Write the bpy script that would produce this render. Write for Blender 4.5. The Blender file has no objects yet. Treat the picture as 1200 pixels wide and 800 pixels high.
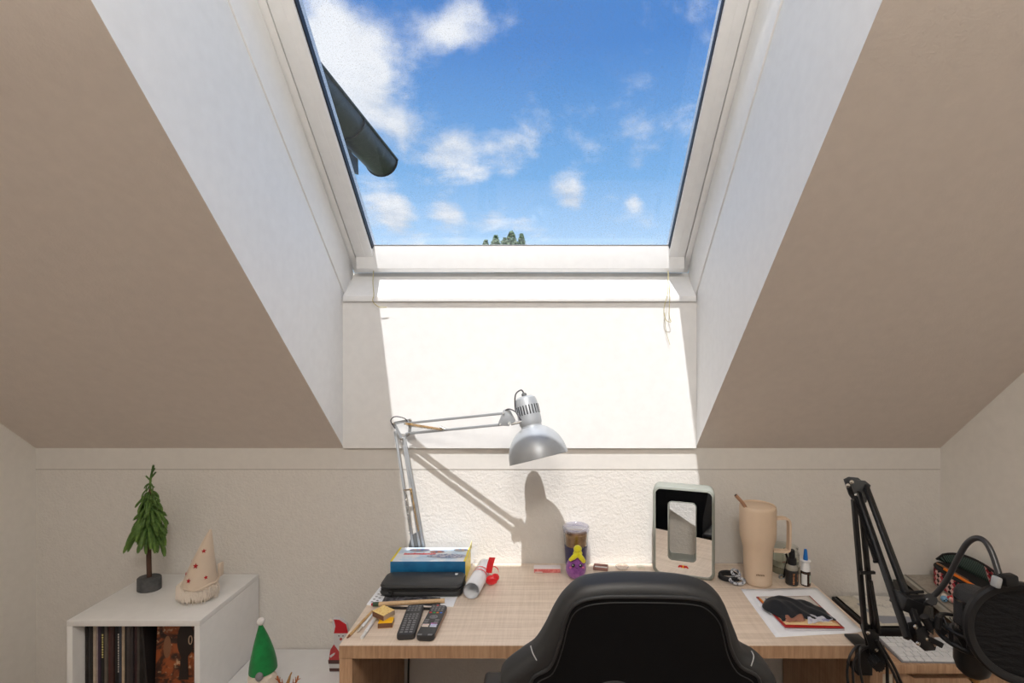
import bpy, bmesh, math, random
from mathutils import Vector, Matrix, Euler
random.seed(7)
S = bpy.context.scene
COL = S.collection
PI = math.pi
R = math.radians

# ------------------------------------------------------------------ camera
# the photograph's principal point sits right of its centre, so the lens is shifted
F, CX, CY, CH = 580.0, 640.0, 405.0, 1.66
cam_data = bpy.data.cameras.new('camera')
cam = bpy.data.objects.new('camera', cam_data); COL.objects.link(cam)
cam.location = (0, 0, CH); cam.rotation_euler = (PI/2, 0, 0)
cam_data.sensor_width = 36; cam_data.lens = 36*F/1200
cam_data.shift_x = -(CX-600)/1200; cam_data.shift_y = (CY-400)/1200
cam_data.clip_start = 0.02; cam_data.clip_end = 500
S.camera = cam

S.view_settings.view_transform = 'Standard'; S.view_settings.look = 'None'
S.view_settings.gamma = 1; S.view_settings.use_curve_mapping = False
S.view_settings.exposure = 0.0

def Q(u, v, y):            # room point seen at photo pixel (u, v), at distance y
    return Vector(((u-CX)*y/F, y, CH-(v-CY)*y/F))
def P(u, v, z):            # the same at height z
    return Q(u, v, (CH-z)*F/(v-CY))

# ------------------------------------------------------------------ node helpers
def N(nt, typ, **kw):
    n = nt.nodes.new(typ)
    for k, v in kw.items():
        if k.startswith('_'): n.inputs[k[1:]].default_value = v
        else: setattr(n, k, v)
    return n
def L(nt, a, b): nt.links.new(a, b)
def mth(nt, op, a, b=None, c=None, clamp=False):
    n = nt.nodes.new('ShaderNodeMath'); n.operation = op; n.use_clamp = clamp
    for i, x in enumerate((a, b, c)):
        if x is None: continue
        if isinstance(x, (int, float)): n.inputs[i].default_value = x
        else: nt.links.new(x, n.inputs[i])
    return n.outputs[0]
def mixc(nt, fac, a, b):
    n = nt.nodes.new('ShaderNodeMix'); n.data_type = 'RGBA'
    if isinstance(fac, (int, float)): n.inputs[0].default_value = fac
    else: nt.links.new(fac, n.inputs[0])
    for i, x in ((6, a), (7, b)):
        if isinstance(x, (tuple, list)): n.inputs[i].default_value = tuple(x)[:3]+(1,)
        else: nt.links.new(x, n.inputs[i])
    return n.outputs[2]
def sm(nt, x, a, b):       # smoothstep
    n = nt.nodes.new('ShaderNodeMapRange'); n.interpolation_type = 'SMOOTHSTEP'
    nt.links.new(x, n.inputs[0]); n.inputs[1].default_value = a; n.inputs[2].default_value = b
    return n.outputs[0]

# ------------------------------------------------------------------ sky
W = bpy.data.worlds.new('sky'); S.world = W; W.use_nodes = True
nt = W.node_tree; nt.nodes.clear()
tc = N(nt, 'ShaderNodeTexCoord'); nrm = N(nt, 'ShaderNodeVectorMath', operation='NORMALIZE')
L(nt, tc.outputs['Generated'], nrm.inputs[0]); D = nrm.outputs[0]
sep = N(nt, 'ShaderNodeSeparateXYZ'); L(nt, D, sep.inputs[0])
ramp = N(nt, 'ShaderNodeValToRGB'); L(nt, sep.outputs[2], ramp.inputs[0])
cr = ramp.color_ramp
cr.elements[0].position = 0.0; cr.elements[0].color = (0.42, 0.60, 0.82, 1)
cr.elements[1].position = 0.95; cr.elements[1].color = (0.04, 0.13, 0.36, 1)
for p, c in ((0.17, (0.46, 0.65, 0.85, 1)), (0.32, (0.19, 0.40, 0.69, 1)), (0.52, (0.075, 0.22, 0.53, 1))):
    e = cr.elements.new(p); e.color = c
zz = mth(nt, 'MAXIMUM', mth(nt, 'ADD', sep.outputs[2], 0.12), 0.05)
dv = N(nt, 'ShaderNodeVectorMath', operation='DIVIDE'); L(nt, D, dv.inputs[0])
cmb = N(nt, 'ShaderNodeCombineXYZ')
for i in range(3): L(nt, zz, cmb.inputs[i])
L(nt, cmb.outputs[0], dv.inputs[1])
nz = N(nt, 'ShaderNodeTexNoise', _Scale=2.6, _Detail=9.0, _Roughness=0.6, _Distortion=0.25); L(nt, dv.outputs[0], nz.inputs['Vector'])
nz2 = N(nt, 'ShaderNodeTexNoise', _Scale=14.0, _Detail=5.0, _Roughness=0.62); L(nt, D, nz2.inputs['Vector'])
dens = mth(nt, 'MULTIPLY_ADD', nz2.outputs[0], 0.35, mth(nt, 'MULTIPLY', nz.outputs[0], 0.75))
puffs = [(365,40,.15,.14),(430,60,.10,.05),(690,95,.12,-.14),(640,40,.12,-.10),(405,75,.12,.12),(440,125,.10,.20),(545,20,.06,.10),(515,38,.05,.12),(470,150,.05,.10),(610,170,.05,.10),(600,200,.04,.08),(505,178,.08,.18),(545,172,.07,.17),(585,172,.05,.12),
         (660,220,.06,.22),(672,236,.04,.15),(440,240,.08,.25),(470,252,.05,.20),(525,250,.06,.22),(575,252,.05,.17),(475,282,.06,.16),(560,205,.04,.08),(745,186,.035,.12),(743,240,.03,.14),(740,150,.05,.07)]
for (u, v, r, amp) in puffs:
    c = Vector((u-CX, F, CY-v)).normalized()
    ds = N(nt, 'ShaderNodeVectorMath', operation='DISTANCE'); L(nt, D, ds.inputs[0]); ds.inputs[1].default_value = c
    g = sm(nt, ds.outputs['Value'], r, 0.0)
    dens = mth(nt, 'MULTIPLY_ADD', g, amp+.04, dens)
mask = sm(nt, dens, 0.57, 0.88)
shade = sm(nt, nz.outputs[0], 0.30, 0.65)
ccol = mixc(nt, shade, (0.50, 0.56, 0.64), (0.76, 0.775, 0.79))
scol = mixc(nt, mask, ramp.outputs[0], ccol)
bg = N(nt, 'ShaderNodeBackground', _Strength=1.3); L(nt, scol, bg.inputs[0])
wo = N(nt, 'ShaderNodeOutputWorld'); L(nt, bg.outputs[0], wo.inputs[0])
W.cycles.sampling_method = 'MANUAL'; W.cycles.sample_map_resolution = 1024

# ------------------------------------------------------------------ sun and added fill lights
sun_d = bpy.data.lights.new('sun', 'SUN'); sun_d.energy = 6.7; sun_d.angle = R(0.53); sun_d.color = (1, 0.98, 0.95)
sun = bpy.data.objects.new('sun', sun_d); COL.objects.link(sun); sun.location = (-1, -6, 14)
sun.rotation_euler = Vector((0.166, 1, -2.3)).to_track_quat('-Z', 'Y').to_euler()
por_d = bpy.data.lights.new('skylight_portal', 'AREA'); por_d.shape = 'RECTANGLE'; por_d.size = 1.5; por_d.size_y = 1.85
por_d.cycles.is_portal = True
por = bpy.data.objects.new('skylight_portal', por_d); COL.objects.link(por)
por.location = (-0.112, 1.72, 2.60); por.rotation_euler = Vector((0, -0.681, -0.7323)).to_track_quat('-Z', 'Y').to_euler()
# added fill light at the unseen back gable, behind the camera
rear_fill_d = bpy.data.lights.new('rear_fill_light', 'AREA'); rear_fill_d.shape = 'RECTANGLE'; rear_fill_d.size = 1.3; rear_fill_d.size_y = 1.1
rear_fill_d.energy = 3; rear_fill_d.color = (1.0, 0.93, 0.85)
rear_fill = bpy.data.objects.new('rear_fill_light', rear_fill_d); COL.objects.link(rear_fill)
rear_fill.location = (-0.3, -2.9, 1.75); rear_fill.rotation_euler = Vector((0, 1, -0.05)).to_track_quat('-Z', 'Y').to_euler()

# added upward fill without a lamp: it washes the flat ceiling and comes back softly
up_fill_d = bpy.data.lights.new('upward_fill_light', 'AREA'); up_fill_d.shape = 'DISK'; up_fill_d.size = 0.9
up_fill_d.energy = 46; up_fill_d.color = (1.0, 0.94, 0.86)
up_fill = bpy.data.objects.new('upward_fill_light', up_fill_d); COL.objects.link(up_fill)
up_fill.location = (-0.4, -0.75, 2.25); up_fill.rotation_euler = (PI, 0, 0)

# added overhead fill, no lamp there, just behind the skylight's upper end
top_fill_d = bpy.data.lights.new('overhead_fill_light', 'AREA'); top_fill_d.shape = 'DISK'; top_fill_d.size = 0.7
top_fill_d.energy = 32; top_fill_d.color = (1.0, 0.96, 0.91)
top_fill_o = bpy.data.objects.new('overhead_fill_light', top_fill_d); COL.objects.link(top_fill_o)
top_fill_o.location = (0.1, -0.55, 3.24); top_fill_o.rotation_euler = Vector((0, .45, -1)).to_track_quat('-Z', 'Y').to_euler()

# ------------------------------------------------------------------ materials
MAT = {}
def pm(name, col, rough=0.5, metal=0.0, bump=None, var=None, spec=0.5, coat=0.0, sheen=0.0, coord='Object', stretch=None):
    """procedural Principled material; bump=(scale,strength,distance[,detail]); var=(scale,colour2,lo,hi)"""
    if name in MAT: return MAT[name]
    m = bpy.data.materials.new(name); m.use_nodes = True; t = m.node_tree
    b = t.nodes['Principled BSDF']
    b.inputs['Roughness'].default_value = rough; b.inputs['Metallic'].default_value = metal
    b.inputs['Specular IOR Level'].default_value = spec
    b.inputs['Coat Weight'].default_value = coat; b.inputs['Sheen Weight'].default_value = sheen
    co = N(t, 'ShaderNodeTexCoord').outputs[coord]
    if stretch:
        mp = N(t, 'ShaderNodeMapping'); mp.inputs['Scale'].default_value = stretch; L(t, co, mp.inputs[0]); co = mp.outputs[0]
    if var:
        n = N(t, 'ShaderNodeTexNoise', _Scale=var[0], _Detail=4.0, _Roughness=0.6); L(t, co, n.inputs['Vector'])
        L(t, mixc(t, sm(t, n.outputs[0], var[2] if len(var) > 2 else 0.35, var[3] if len(var) > 3 else 0.65), col, var[1]), b.inputs['Base Color'])
    else:
        n = N(t, 'ShaderNodeTexNoise', _Scale=30.0, _Detail=2.0); L(t, co, n.inputs['Vector'])
        L(t, mixc(t, n.outputs[0], tuple(c*0.95 for c in col[:3]), tuple(min(1, c*1.05) for c in col[:3])), b.inputs['Base Color'])
    if bump:
        n = N(t, 'ShaderNodeTexNoise', _Scale=bump[0], _Detail=bump[3] if len(bump) > 3 else 4.0, _Roughness=0.6); L(t, co, n.inputs['Vector'])
        bp = N(t, 'ShaderNodeBump', _Strength=bump[1], _Distance=bump[2]); L(t, n.outputs[0], bp.inputs['Height']); L(t, bp.outputs[0], b.inputs['Normal'])
    b.inputs['Coat Roughness'].default_value = 0.38
    MAT[name] = m
    return m
def s(r, g, b):            # sRGB 0-255 -> linear
    f = lambda c: (c/255/12.92) if c/255 <= 0.04045 else ((c/255+0.055)/1.055)**2.4
    return (f(r), f(g), f(b))
def thin_glass(name, tint, refl=1.0, dirt=0.0):
    m = bpy.data.materials.new(name); m.use_nodes = True; t = m.node_tree; t.nodes.clear()
    tr = N(t, 'ShaderNodeBsdfTransparent'); tr.inputs[0].default_value = tuple(tint)+(1,)
    gl = N(t, 'ShaderNodeBsdfGlossy'); gl.inputs['Roughness'].default_value = 0.03
    lw = N(t, 'ShaderNodeLayerWeight', _Blend=0.5); fr = mth(t, 'MULTIPLY_ADD', mth(t, 'POWER', lw.outputs['Facing'], 5.0), 0.92, 0.04); mx = N(t, 'ShaderNodeMixShader')
    L(t, mth(t, 'MULTIPLY', fr, refl, clamp=True), mx.inputs[0]); L(t, tr.outputs[0], mx.inputs[1]); L(t, gl.outputs[0], mx.inputs[2])
    out = N(t, 'ShaderNodeOutputMaterial'); last = mx.outputs[0]
    if dirt:
        co = N(t, 'ShaderNodeTexCoord').outputs['Object']
        n = N(t, 'ShaderNodeTexNoise', _Scale=420.0, _Detail=2.0); L(t, co, n.inputs['Vector'])
        n2 = N(t, 'ShaderNodeTexNoise', _Scale=2.5, _Detail=3.0); L(t, co, n2.inputs['Vector'])
        k = mth(t, 'MULTIPLY', sm(t, n.outputs[0], 0.56, 0.72), mth(t, 'MULTIPLY', n2.outputs[0], dirt), clamp=True)
        df = N(t, 'ShaderNodeBsdfDiffuse'); df.inputs[0].default_value = (0.45, 0.43, 0.4, 1)
        m2 = N(t, 'ShaderNodeMixShader'); L(t, k, m2.inputs[0]); L(t, last, m2.inputs[1]); L(t, df.outputs[0], m2.inputs[2]); last = m2.outputs[0]
    L(t, last, out.inputs[0]); MAT[name] = m
    return m
def wood(name, c1, c2, axis='x', fine=1.0):
    m = bpy.data.materials.new(name); m.use_nodes = True; t = m.node_tree; b = t.nodes['Principled BSDF']
    b.inputs['Roughness'].default_value = 0.48
    co = N(t, 'ShaderNodeTexCoord').outputs['Object']
    outs = []
    for sc in (((3, 90*fine, 90*fine) if axis == 'x' else (90*fine, 3, 90*fine) if axis == 'y' else (90*fine, 90*fine, 3)), (170*fine, 8, 25)):
        mp = N(t, 'ShaderNodeMapping'); mp.inputs['Scale'].default_value = sc; L(t, co, mp.inputs[0])
        n = N(t, 'ShaderNodeTexNoise', _Scale=1.0, _Detail=4.0, _Roughness=0.65); L(t, mp.outputs[0], n.inputs['Vector']); outs.append(n.outputs[0])
    k = sm(t, mth(t, 'ADD', mth(t, 'MULTIPLY', outs[0], 0.65), mth(t, 'MULTIPLY', outs[1], 0.35)), 0.34, 0.66)
    L(t, mixc(t, k, c1, c2), b.inputs['Base Color'])
    bp = N(t, 'ShaderNodeBump', _Strength=0.15, _Distance=0.001); L(t, k, bp.inputs['Height']); L(t, bp.outputs[0], b.inputs['Normal'])
    MAT[name] = m
    return m

plaster = pm('roughcast_plaster', (0.72, 0.69, 0.645), 0.9, bump=(105, 0.75, 0.004, 5))
plaster_side = pm('painted_side_wall', (0.80, 0.77, 0.72), 0.9, bump=(60, 0.5, 0.003, 5))
ceil_m = pm('ceiling_wallpaper', (0.78, 0.705, 0.64), 0.92, bump=(130, 0.5, 0.002, 4))
white_panel = pm('white_lining_panel', (0.84, 0.84, 0.83), 0.55, bump=(45, 0.12, 0.0015))
front_panel = pm('white_papered_panel', (0.82, 0.81, 0.79), 0.75, bump=(160, 0.25, 0.0012))
band_m = pm('painted_board', (0.71, 0.68, 0.635), 0.8, bump=(90, 0.25, 0.001))
upvc = pm('white_window_plastic', (0.86, 0.855, 0.84), 0.35)
gasket_m = pm('black_gasket', (0.02, 0.022, 0.03), 0.5)
wood_top = wood('pale_linen_oak', s(236, 219, 201), s(214, 195, 175), 'x')
wood_leg = wood('linen_oak_edge', s(196, 160, 128), s(168, 132, 102), 'z')
floor_m = wood('floor_oak', (0.24, 0.16, 0.10), (0.17, 0.11, 0.07), 'y', 0.5)
white_mel = pm('white_melamine', (0.80, 0.795, 0.78), 0.4)
black_plastic = pm('black_plastic', (0.010, 0.010, 0.011), 0.42, spec=.35)
black_metal = pm('black_painted_steel', (0.010, 0.010, 0.011), 0.36, spec=0.4)
leather = pm('black_faux_leather', (0.012, 0.0135, 0.0155), 0.54, bump=(260, 0.25, 0.0008), spec=0.75)
leather_panel = pm('black_faux_leather_matt', (0.004, 0.0045, 0.0055), 0.55, bump=(260, 0.3, 0.0008), spec=0.15)
chrome = pm('polished_steel', (0.75, 0.73, 0.68), 0.22, 1.0)
lamp_grey = pm('silver_grey_enamel', (0.40, 0.42, 0.44), 0.38, 0.35)
lamp_dark = pm('dark_grey_steel', (0.14, 0.145, 0.145), 0.45, 0.4)
brass = pm('brass', (0.72, 0.48, 0.20), 0.3, 1.0)
paper = pm('white_paper', (0.90, 0.92, 0.95), 0.8)
glass = thin_glass('clear_thin_glass', (0.96, 0.97, 0.97), 1.4)
window_glass = thin_glass('dusty_window_glass', (0.97, 0.98, 1.0), 0.8, 0.5)

# ------------------------------------------------------------------ mesh helpers
class MB:
    """collects shapes in world coordinates (through the matrix M) for ONE mesh object"""
    def __init__(self, M=None): self.v = []; self.f = []; self.mi = []; self.M = M or Matrix(); self.cur = 0
    def add(self, vs, fs):
        o = len(self.v); self.v += [self.M @ Vector(p) for p in vs]
        for f in fs: self.f.append([o+i for i in f]); self.mi.append(self.cur)
        return self
    def addbm(self, bm):
        bm.verts.ensure_lookup_table(); bm.verts.index_update()
        self.add([v.co.copy() for v in bm.verts], [[v.index for v in f.verts] for f in bm.faces]); bm.free(); return self
    def box(self, c, d, rot=None, bev=0, seg=2):
        bm = bmesh.new(); bmesh.ops.create_cube(bm, size=1)
        bmesh.ops.scale(bm, vec=Vector(d), verts=bm.verts)
        if bev: bmesh.ops.bevel(bm, geom=bm.edges[:]+bm.verts[:], offset=bev, segments=seg, affect='EDGES', profile=0.5)
        if rot is not None: bmesh.ops.rotate(bm, cent=(0,0,0), matrix=Euler(rot).to_matrix(), verts=bm.verts)
        bmesh.ops.translate(bm, vec=Vector(c), verts=bm.verts)
        return self.addbm(bm)
    def b2(self, x0, x1, y0, y1, z0, z1, bev=0): return self.box(((x0+x1)/2, (y0+y1)/2, (z0+z1)/2), (abs(x1-x0), abs(y1-y0), abs(z1-z0)), bev=bev)
    def bar(self, p0, p1, w, h, up=(0, 0, 1), bev=0):      # square bar between two points
        p0, p1 = Vector(p0), Vector(p1); z = (p1-p0); ln = z.length; z.normalize()
        x = Vector(up).cross(z); x = x.normalized() if x.length > 1e-4 else Vector((1, 0, 0)); y = z.cross(x)
        m = Matrix((x, y, z)).transposed().to_4x4(); m.translation = (p0+p1)/2
        old = self.M; self.M = old @ m; self.box((0, 0, 0), (w, h, ln), bev=bev); self.M = old; return self
    def tube(self, pts, r, seg=8, closed=False, cap=True):
        pts = [Vector(p) for p in pts]; n = len(pts)
        rs = r if isinstance(r, (list, tuple)) else [r]*n
        vs = []; up = None
        for i, p in enumerate(pts):
            if closed: t = pts[(i+1) % n]-pts[i-1]
            else: t = pts[min(i+1, n-1)]-pts[max(i-1, 0)]
            t.normalize()
            if up is None: up = t.orthogonal().normalized()
            up = (up - t*up.dot(t)); up = up.normalized() if up.length > 1e-6 else t.orthogonal().normalized()
            b = t.cross(up)
            for k in range(seg):
                a = 2*PI*k/seg; vs.append(p+(up*math.cos(a)+b*math.sin(a))*rs[i])
        fs = []
        for i in range(n if closed else n-1):
            j = (i+1) % n
            for k in range(seg): fs.append((i*seg+k, i*seg+(k+1) % seg, j*seg+(k+1) % seg, j*seg+k))
        if not closed and cap: fs.append(tuple(reversed(range(seg)))); fs.append(tuple(range((n-1)*seg, n*seg)))
        return self.add(vs, fs)
    def cyl(self, p0, p1, r0, r1=None, seg=20): return self.tube([p0, p1], [r0, r0 if r1 is None else r1], seg)
    def lathe(self, prof, c=(0, 0, 0), seg=32, axis=(0, 0, 1), sq=(1, 1)):
        q = Vector((0, 0, 1)).rotation_difference(Vector(axis).normalized()).to_matrix(); c = Vector(c)
        vs = []; fs = []; n = len(prof)
        for (r, z) in prof:
            for k in range(seg):
                a = 2*PI*k/seg; vs.append(c+q @ Vector((max(r, 1e-5)*math.cos(a)*sq[0], max(r, 1e-5)*math.sin(a)*sq[1], z)))
        for i in range(n-1):
            for k in range(seg): fs.append((i*seg+k, i*seg+(k+1) % seg, (i+1)*seg+(k+1) % seg, (i+1)*seg+k))
        return self.add(vs, fs)
    def sph(self, c, r, sc=(1, 1, 1), u=16, v=10, rot=None):
        bm = bmesh.new(); bmesh.ops.create_uvsphere(bm, u_segments=u, v_segments=v, radius=r)
        bmesh.ops.scale(bm, vec=Vector(sc), verts=bm.verts)
        if rot is not None: bmesh.ops.rotate(bm, cent=(0,0,0), matrix=Euler(rot).to_matrix(), verts=bm.verts)
        bmesh.ops.translate(bm, vec=Vector(c), verts=bm.verts)
        return self.addbm(bm)
    def prism(self, poly, a0, a1, axis='x', bev=0):
        n = len(poly)
        def pt(p, a): return {'x': (a, p[0], p[1]), 'y': (p[0], a, p[1]), 'z': (p[0], p[1], a)}[axis]
        vs = [pt(p, a0) for p in poly]+[pt(p, a1) for p in poly]
        fs = [tuple(range(n)), tuple(reversed(range(n, 2*n)))]+[(i, n+i, n+(i+1) % n, (i+1) % n) for i in range(n)]
        bm = bmesh.new(); bv = [bm.verts.new(v) for v in vs]
        for f in fs: bm.faces.new([bv[i] for i in f])
        if bev: bmesh.ops.bevel(bm, geom=bm.edges[:]+bm.verts[:], offset=bev, segments=2, affect='EDGES', profile=0.5)
        bmesh.ops.recalc_face_normals(bm, faces=bm.faces)
        return self.addbm(bm)
    def build(self, name, mat, parent=None, org=None, smooth=True, ang=38, fix=True):
        o0 = Vector(org) if org is not None else (BASE[parent.name] if parent is not None else Vector((0, 0, 0)))
        me = bpy.data.meshes.new(name); me.from_pydata([v-o0 for v in self.v], [], self.f)
        for m in (mat if isinstance(mat, (list, tuple)) else [mat]): me.materials.append(m)
        me.polygons.foreach_set('material_index', self.mi)
        if fix:
            bm = bmesh.new(); bm.from_mesh(me); bmesh.ops.recalc_face_normals(bm, faces=bm.faces); bm.to_mesh(me); bm.free()
        if smooth: me.shade_smooth(); me.set_sharp_from_angle(angle=R(ang))
        ob = bpy.data.objects.new(name, me); COL.objects.link(ob)
        if parent is not None: ob.parent = parent; BASE[ob.name] = o0
        else: ob.location = o0; BASE[ob.name] = o0
        return ob
BASE = {}
def tag(o, label=None, cat=None, group=None, kind=None):
    if label: o['label'] = label
    if cat: o['category'] = cat
    if group: o['group'] = group
    if kind: o['kind'] = kind
    return o
def thing(name, label, cat, loc, group=None):
    o = bpy.data.objects.new(name, None); COL.objects.link(o); o.location = loc; o.empty_display_size = 0.05
    BASE[o.name] = Vector(loc)
    return tag(o, label, cat, group)
def struct(mb, name, mat, **kw): return tag(mb.build(name, mat, **kw), kind='structure')
def cat(pts, n=8, closed=False):      # Catmull-Rom through the points
    pts = [Vector(p) for p in pts]; m = len(pts); out = []
    for i in range(m if closed else m-1):
        g = (lambda k: pts[k % m]) if closed else (lambda k: pts[min(max(k, 0), m-1)])
        p0, p1, p2, p3 = g(i-1), g(i), g(i+1), g(i+2)
        for j in range(n):
            t = j/n; out.append(0.5*((2*p1)+(p2-p0)*t+(2*p0-5*p1+4*p2-p3)*t*t+(3*p1-p0-3*p2+p3)*t**3))
    if not closed: out.append(pts[-1])
    return out
def rotz(loc, a): return Matrix.Translation(Vector(loc)) @ Matrix.Rotation(a, 4, 'Z')
def text_mb(txt, size, M, depth=0.0004):     # flat lettering as a thin mesh, laid in the XY plane of M
    c = bpy.data.curves.new('lettering', 'FONT'); c.body = txt; c.size = size; c.extrude = depth/2; c.align_x = 'CENTER'; c.align_y = 'CENTER'
    o = bpy.data.objects.new('lettering', c); COL.objects.link(o)
    me = bpy.data.meshes.new_from_object(o.evaluated_get(bpy.context.evaluated_depsgraph_get()))
    mb = MB(M); mb.add([v.co.copy() for v in me.vertices], [list(p.vertices) for p in me.polygons])
    bpy.data.objects.remove(o); bpy.data.curves.remove(c); bpy.data.meshes.remove(me)
    return mb
def disc(mb, c, rx, ry, z, seg=24, n=None):
    vs = [(c[0]+rx*math.cos(2*PI*k/seg), c[1]+ry*math.sin(2*PI*k/seg), z) for k in range(seg)]
    return mb.add(vs, [tuple(range(seg))])

# ================================================================== THE ROOM
XL, XR, YF = -2.165, 1.672, 2.10       # left wall, right wall, far wall
RL, RR = -0.858, 0.634                 # the window reveal's sides
SL = 0.93                              # ceiling slope
zc = lambda y: 1.226+SL*(2.10-y)       # ceiling underside
zo = lambda y: 1.984+SL*(2.21-y)       # plane of the window / roof skin
YB = -3.2
struct(MB().b2(XL-.2, XR+.2, YB-.2, YF+.2, -0.12, 0), 'floor', floor_m)
struct(MB().b2(XL-.2, XR+.2, YF, YF+.2, 0, 1.226), 'wall_front', plaster)
# side walls, gabled under the slope
gpoly = [(YB, 0), (YF, 0), (YF, 1.226), (-.15, zc(-.15)), (YB, zc(-.15))]
struct(MB().prism(gpoly, XL-.2, XL, 'x'), 'wall_left', plaster_side)
struct(MB().prism(gpoly, XR, XR+.2, 'x'), 'wall_right', plaster_side)
mb = MB()
mb.b2(XL-.2, XR+.2, YB-.2, YB, 0, 1.2); mb.b2(XL-.2, XR+.2, YB-.2, YB, 2.3, zc(-.15)+.2)
mb.b2(XL-.2, -0.95, YB-.2, YB, 1.2, 2.3); mb.b2(0.35, XR+.2, YB-.2, YB, 1.2, 2.3)
struct(mb, 'wall_back', plaster_side)
roof_poly = [(2.10, 1.226), (-.15, zc(-.15)), (-.15, zo(-.15)), (2.62, zo(2.62)), (2.62, 1.226)]
for x0, x1 in ((XL-.2, RL), (RR, XR+.2)):
    ob = struct(MB().prism(roof_poly, x0, x1, 'x'), 'ceiling', [ceil_m, white_panel], smooth=False)
    for p in ob.data.polygons:
        if abs(p.normal.x) > .9: p.material_index = 1
WT = 0.88                              # upper end of the window
up = [(WT, zo(WT)), (-.15, zo(-.15)), (-.15, zc(-.15)), (2.10-(zo(WT)-1.226)/SL, zo(WT))]
ob = struct(MB().prism(up, RL, RR, 'x'), 'ceiling', [ceil_m, white_panel], smooth=False)
for p in ob.data.polygons:
    if p.normal.z < -.95: p.material_index = 1
struct(MB().b2(XL-.2, XR+.2, YB-.2, -.15, zc(-.15), zc(-.15)+.2), 'ceiling', ceil_m)
# panel under the window, standing 13 mm proud of the knee wall
low = [(2.087, 1.228), (2.087, 1.85), (2.192, 1.963), (2.208, 1.984), (2.23, 1.966), (2.62, zo(2.62)), (2.62, 1.228)]
struct(MB().prism(low, RL, RR, 'x'), 'wall_window_panel', front_panel, smooth=False)
# trims: skirting strip board along the eaves, boards around the window
struct(MB().b2(XL, XR, 2.0985, 2.12, 1.137, 1.2255), 'trim_1', band_m)
TL = [(2.075, 1.846), (2.075, 1.868), (2.186, 1.966), (2.215, 1.966), (2.215, 1.9), (2.10, 1.846)]
struct(MB().prism(TL, RL+.004, RR-.004, 'x', bev=.0015), 'trim_2', upvc)
struct(MB().b2(XL, XR, 2.0992, 2.11, 1.1345, 1.1372), 'seam_shade_strip', pm('painted_seam_shade', (.34, .31, .28), .9))  # dark strip stands in for the shade at the board's joint
# local frame of the window: s up the slope, n outwards
cs, sn = 0.7323, 0.6810
def WS(x, s_, n_): return Vector((x, 2.21-cs*s_+sn*n_, 1.984+sn*s_+cs*n_))
WM = Matrix(((1, 0, 0, 0), (0, -cs, sn, 2.21), (0, sn, cs, 1.984), (0, 0, 0, 1)))
def wb(x0, x1, s0, s1, n0, n1, bev=0, mb=None):
    mb = mb or MB(); mb.M = WM; mb.b2(x0, x1, s0, s1, n0, n1, bev=bev); return mb
SE = (2.21-WT)/cs
def para(xa, xb, s0, s1, n0, n1):      # side trim ends cut vertical at the bottom
    return MB(WM).prism([(s0[0], n0), (s0[1], n1), (s1, n1), (s1, n0)], xa, xb, 'x', bev=.001)
struct(para(RL, RL+.006, (-.02, 0.03), SE, -.155, -.003), 'trim_3', upvc)
struct(para(RR-.006, RR, (-.02, 0.03), SE, -.165, -.003), 'trim_4', upvc)
# window: outer frame, sash, gaskets, pane
win = thing('window_1', None, None, WS(-.112, 0, 0)); win['kind'] = 'structure'
fr = wb(RL+.001, RL+.03, 0, SE, .0, .09, .002); wb(RR-.03, RR-.001, 0, SE, .0, .09, .002, fr)
wb(RL+.03, RR-.03, 0, .026, .0, .09, .002, fr); wb(RL+.03, RR-.03, SE-.026, SE, 0, .09, .002, fr)
fr.build('window_frame', upvc, win)
XG0, XG1 = -.748, .530
sa = MB(WM)
for (x0, x1, s0, s1) in ((RL+.034, XG0, .030, SE-.03), (XG1, RR-.034, .030, SE-.03)):
    sa.b2(x0, x1, s0, s1, -.004, .07, .003)
sa.prism([(.128, .0285), (.056, -.036), (.034, -.036), (.030, -.004), (.030, .07), (.09, .07), (.09, .036), (.128, .036)], RL+.036, RR-.036, 'x', bev=.0008); sa.b2(XG0, XG1, SE-.10, SE-.03, -.004, .07, .003)
# raised bead round the sash
sa.b2(XG0-.036, XG0-.034, .05, SE-.06, -.0055, 0, 0); sa.b2(XG1+.034, XG1+.036, .05, SE-.06, -.0055, 0, 0)
sa.build('window_sash', upvc, win)
g = MB(WM)
g.b2(XG0, XG0+.005, .128, SE-.10, .006, .03); g.b2(XG1-.003, XG1, .128, SE-.10, .006, .03)
g.b2(XG0, XG1, .1285, .131, .029, .0305); g.b2(XG0, XG1, SE-.105, SE-.10, .006, .03)
g.build('gasket', gasket_m, win)
wb(XG0, XG1, .128, SE-.10, .030, .034).build('pane', window_glass, win)
# added back window, unseen behind the camera, to let in fill light
w2 = thing('added_window', None, None, (-.3, YB, 1.2)); w2['kind'] = 'structure'
m2 = MB()
for a in ((-.95, -.89, 1.2, 2.3), (.29, .35, 1.2, 2.3), (-.33, -.27, 1.2, 2.3)): m2.b2(a[0], a[1], YB-.12, YB-.06, a[2], a[3])
m2.b2(-.95, .35, YB-.12, YB-.06, 1.2, 1.26); m2.b2(-.95, .35, YB-.12, YB-.06, 2.24, 2.3)
m2.build('window_frame', upvc, w2); MB().b2(-.9, .3, YB-.09, YB-.085, 1.26, 2.24).build('pane', glass, w2)

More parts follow.
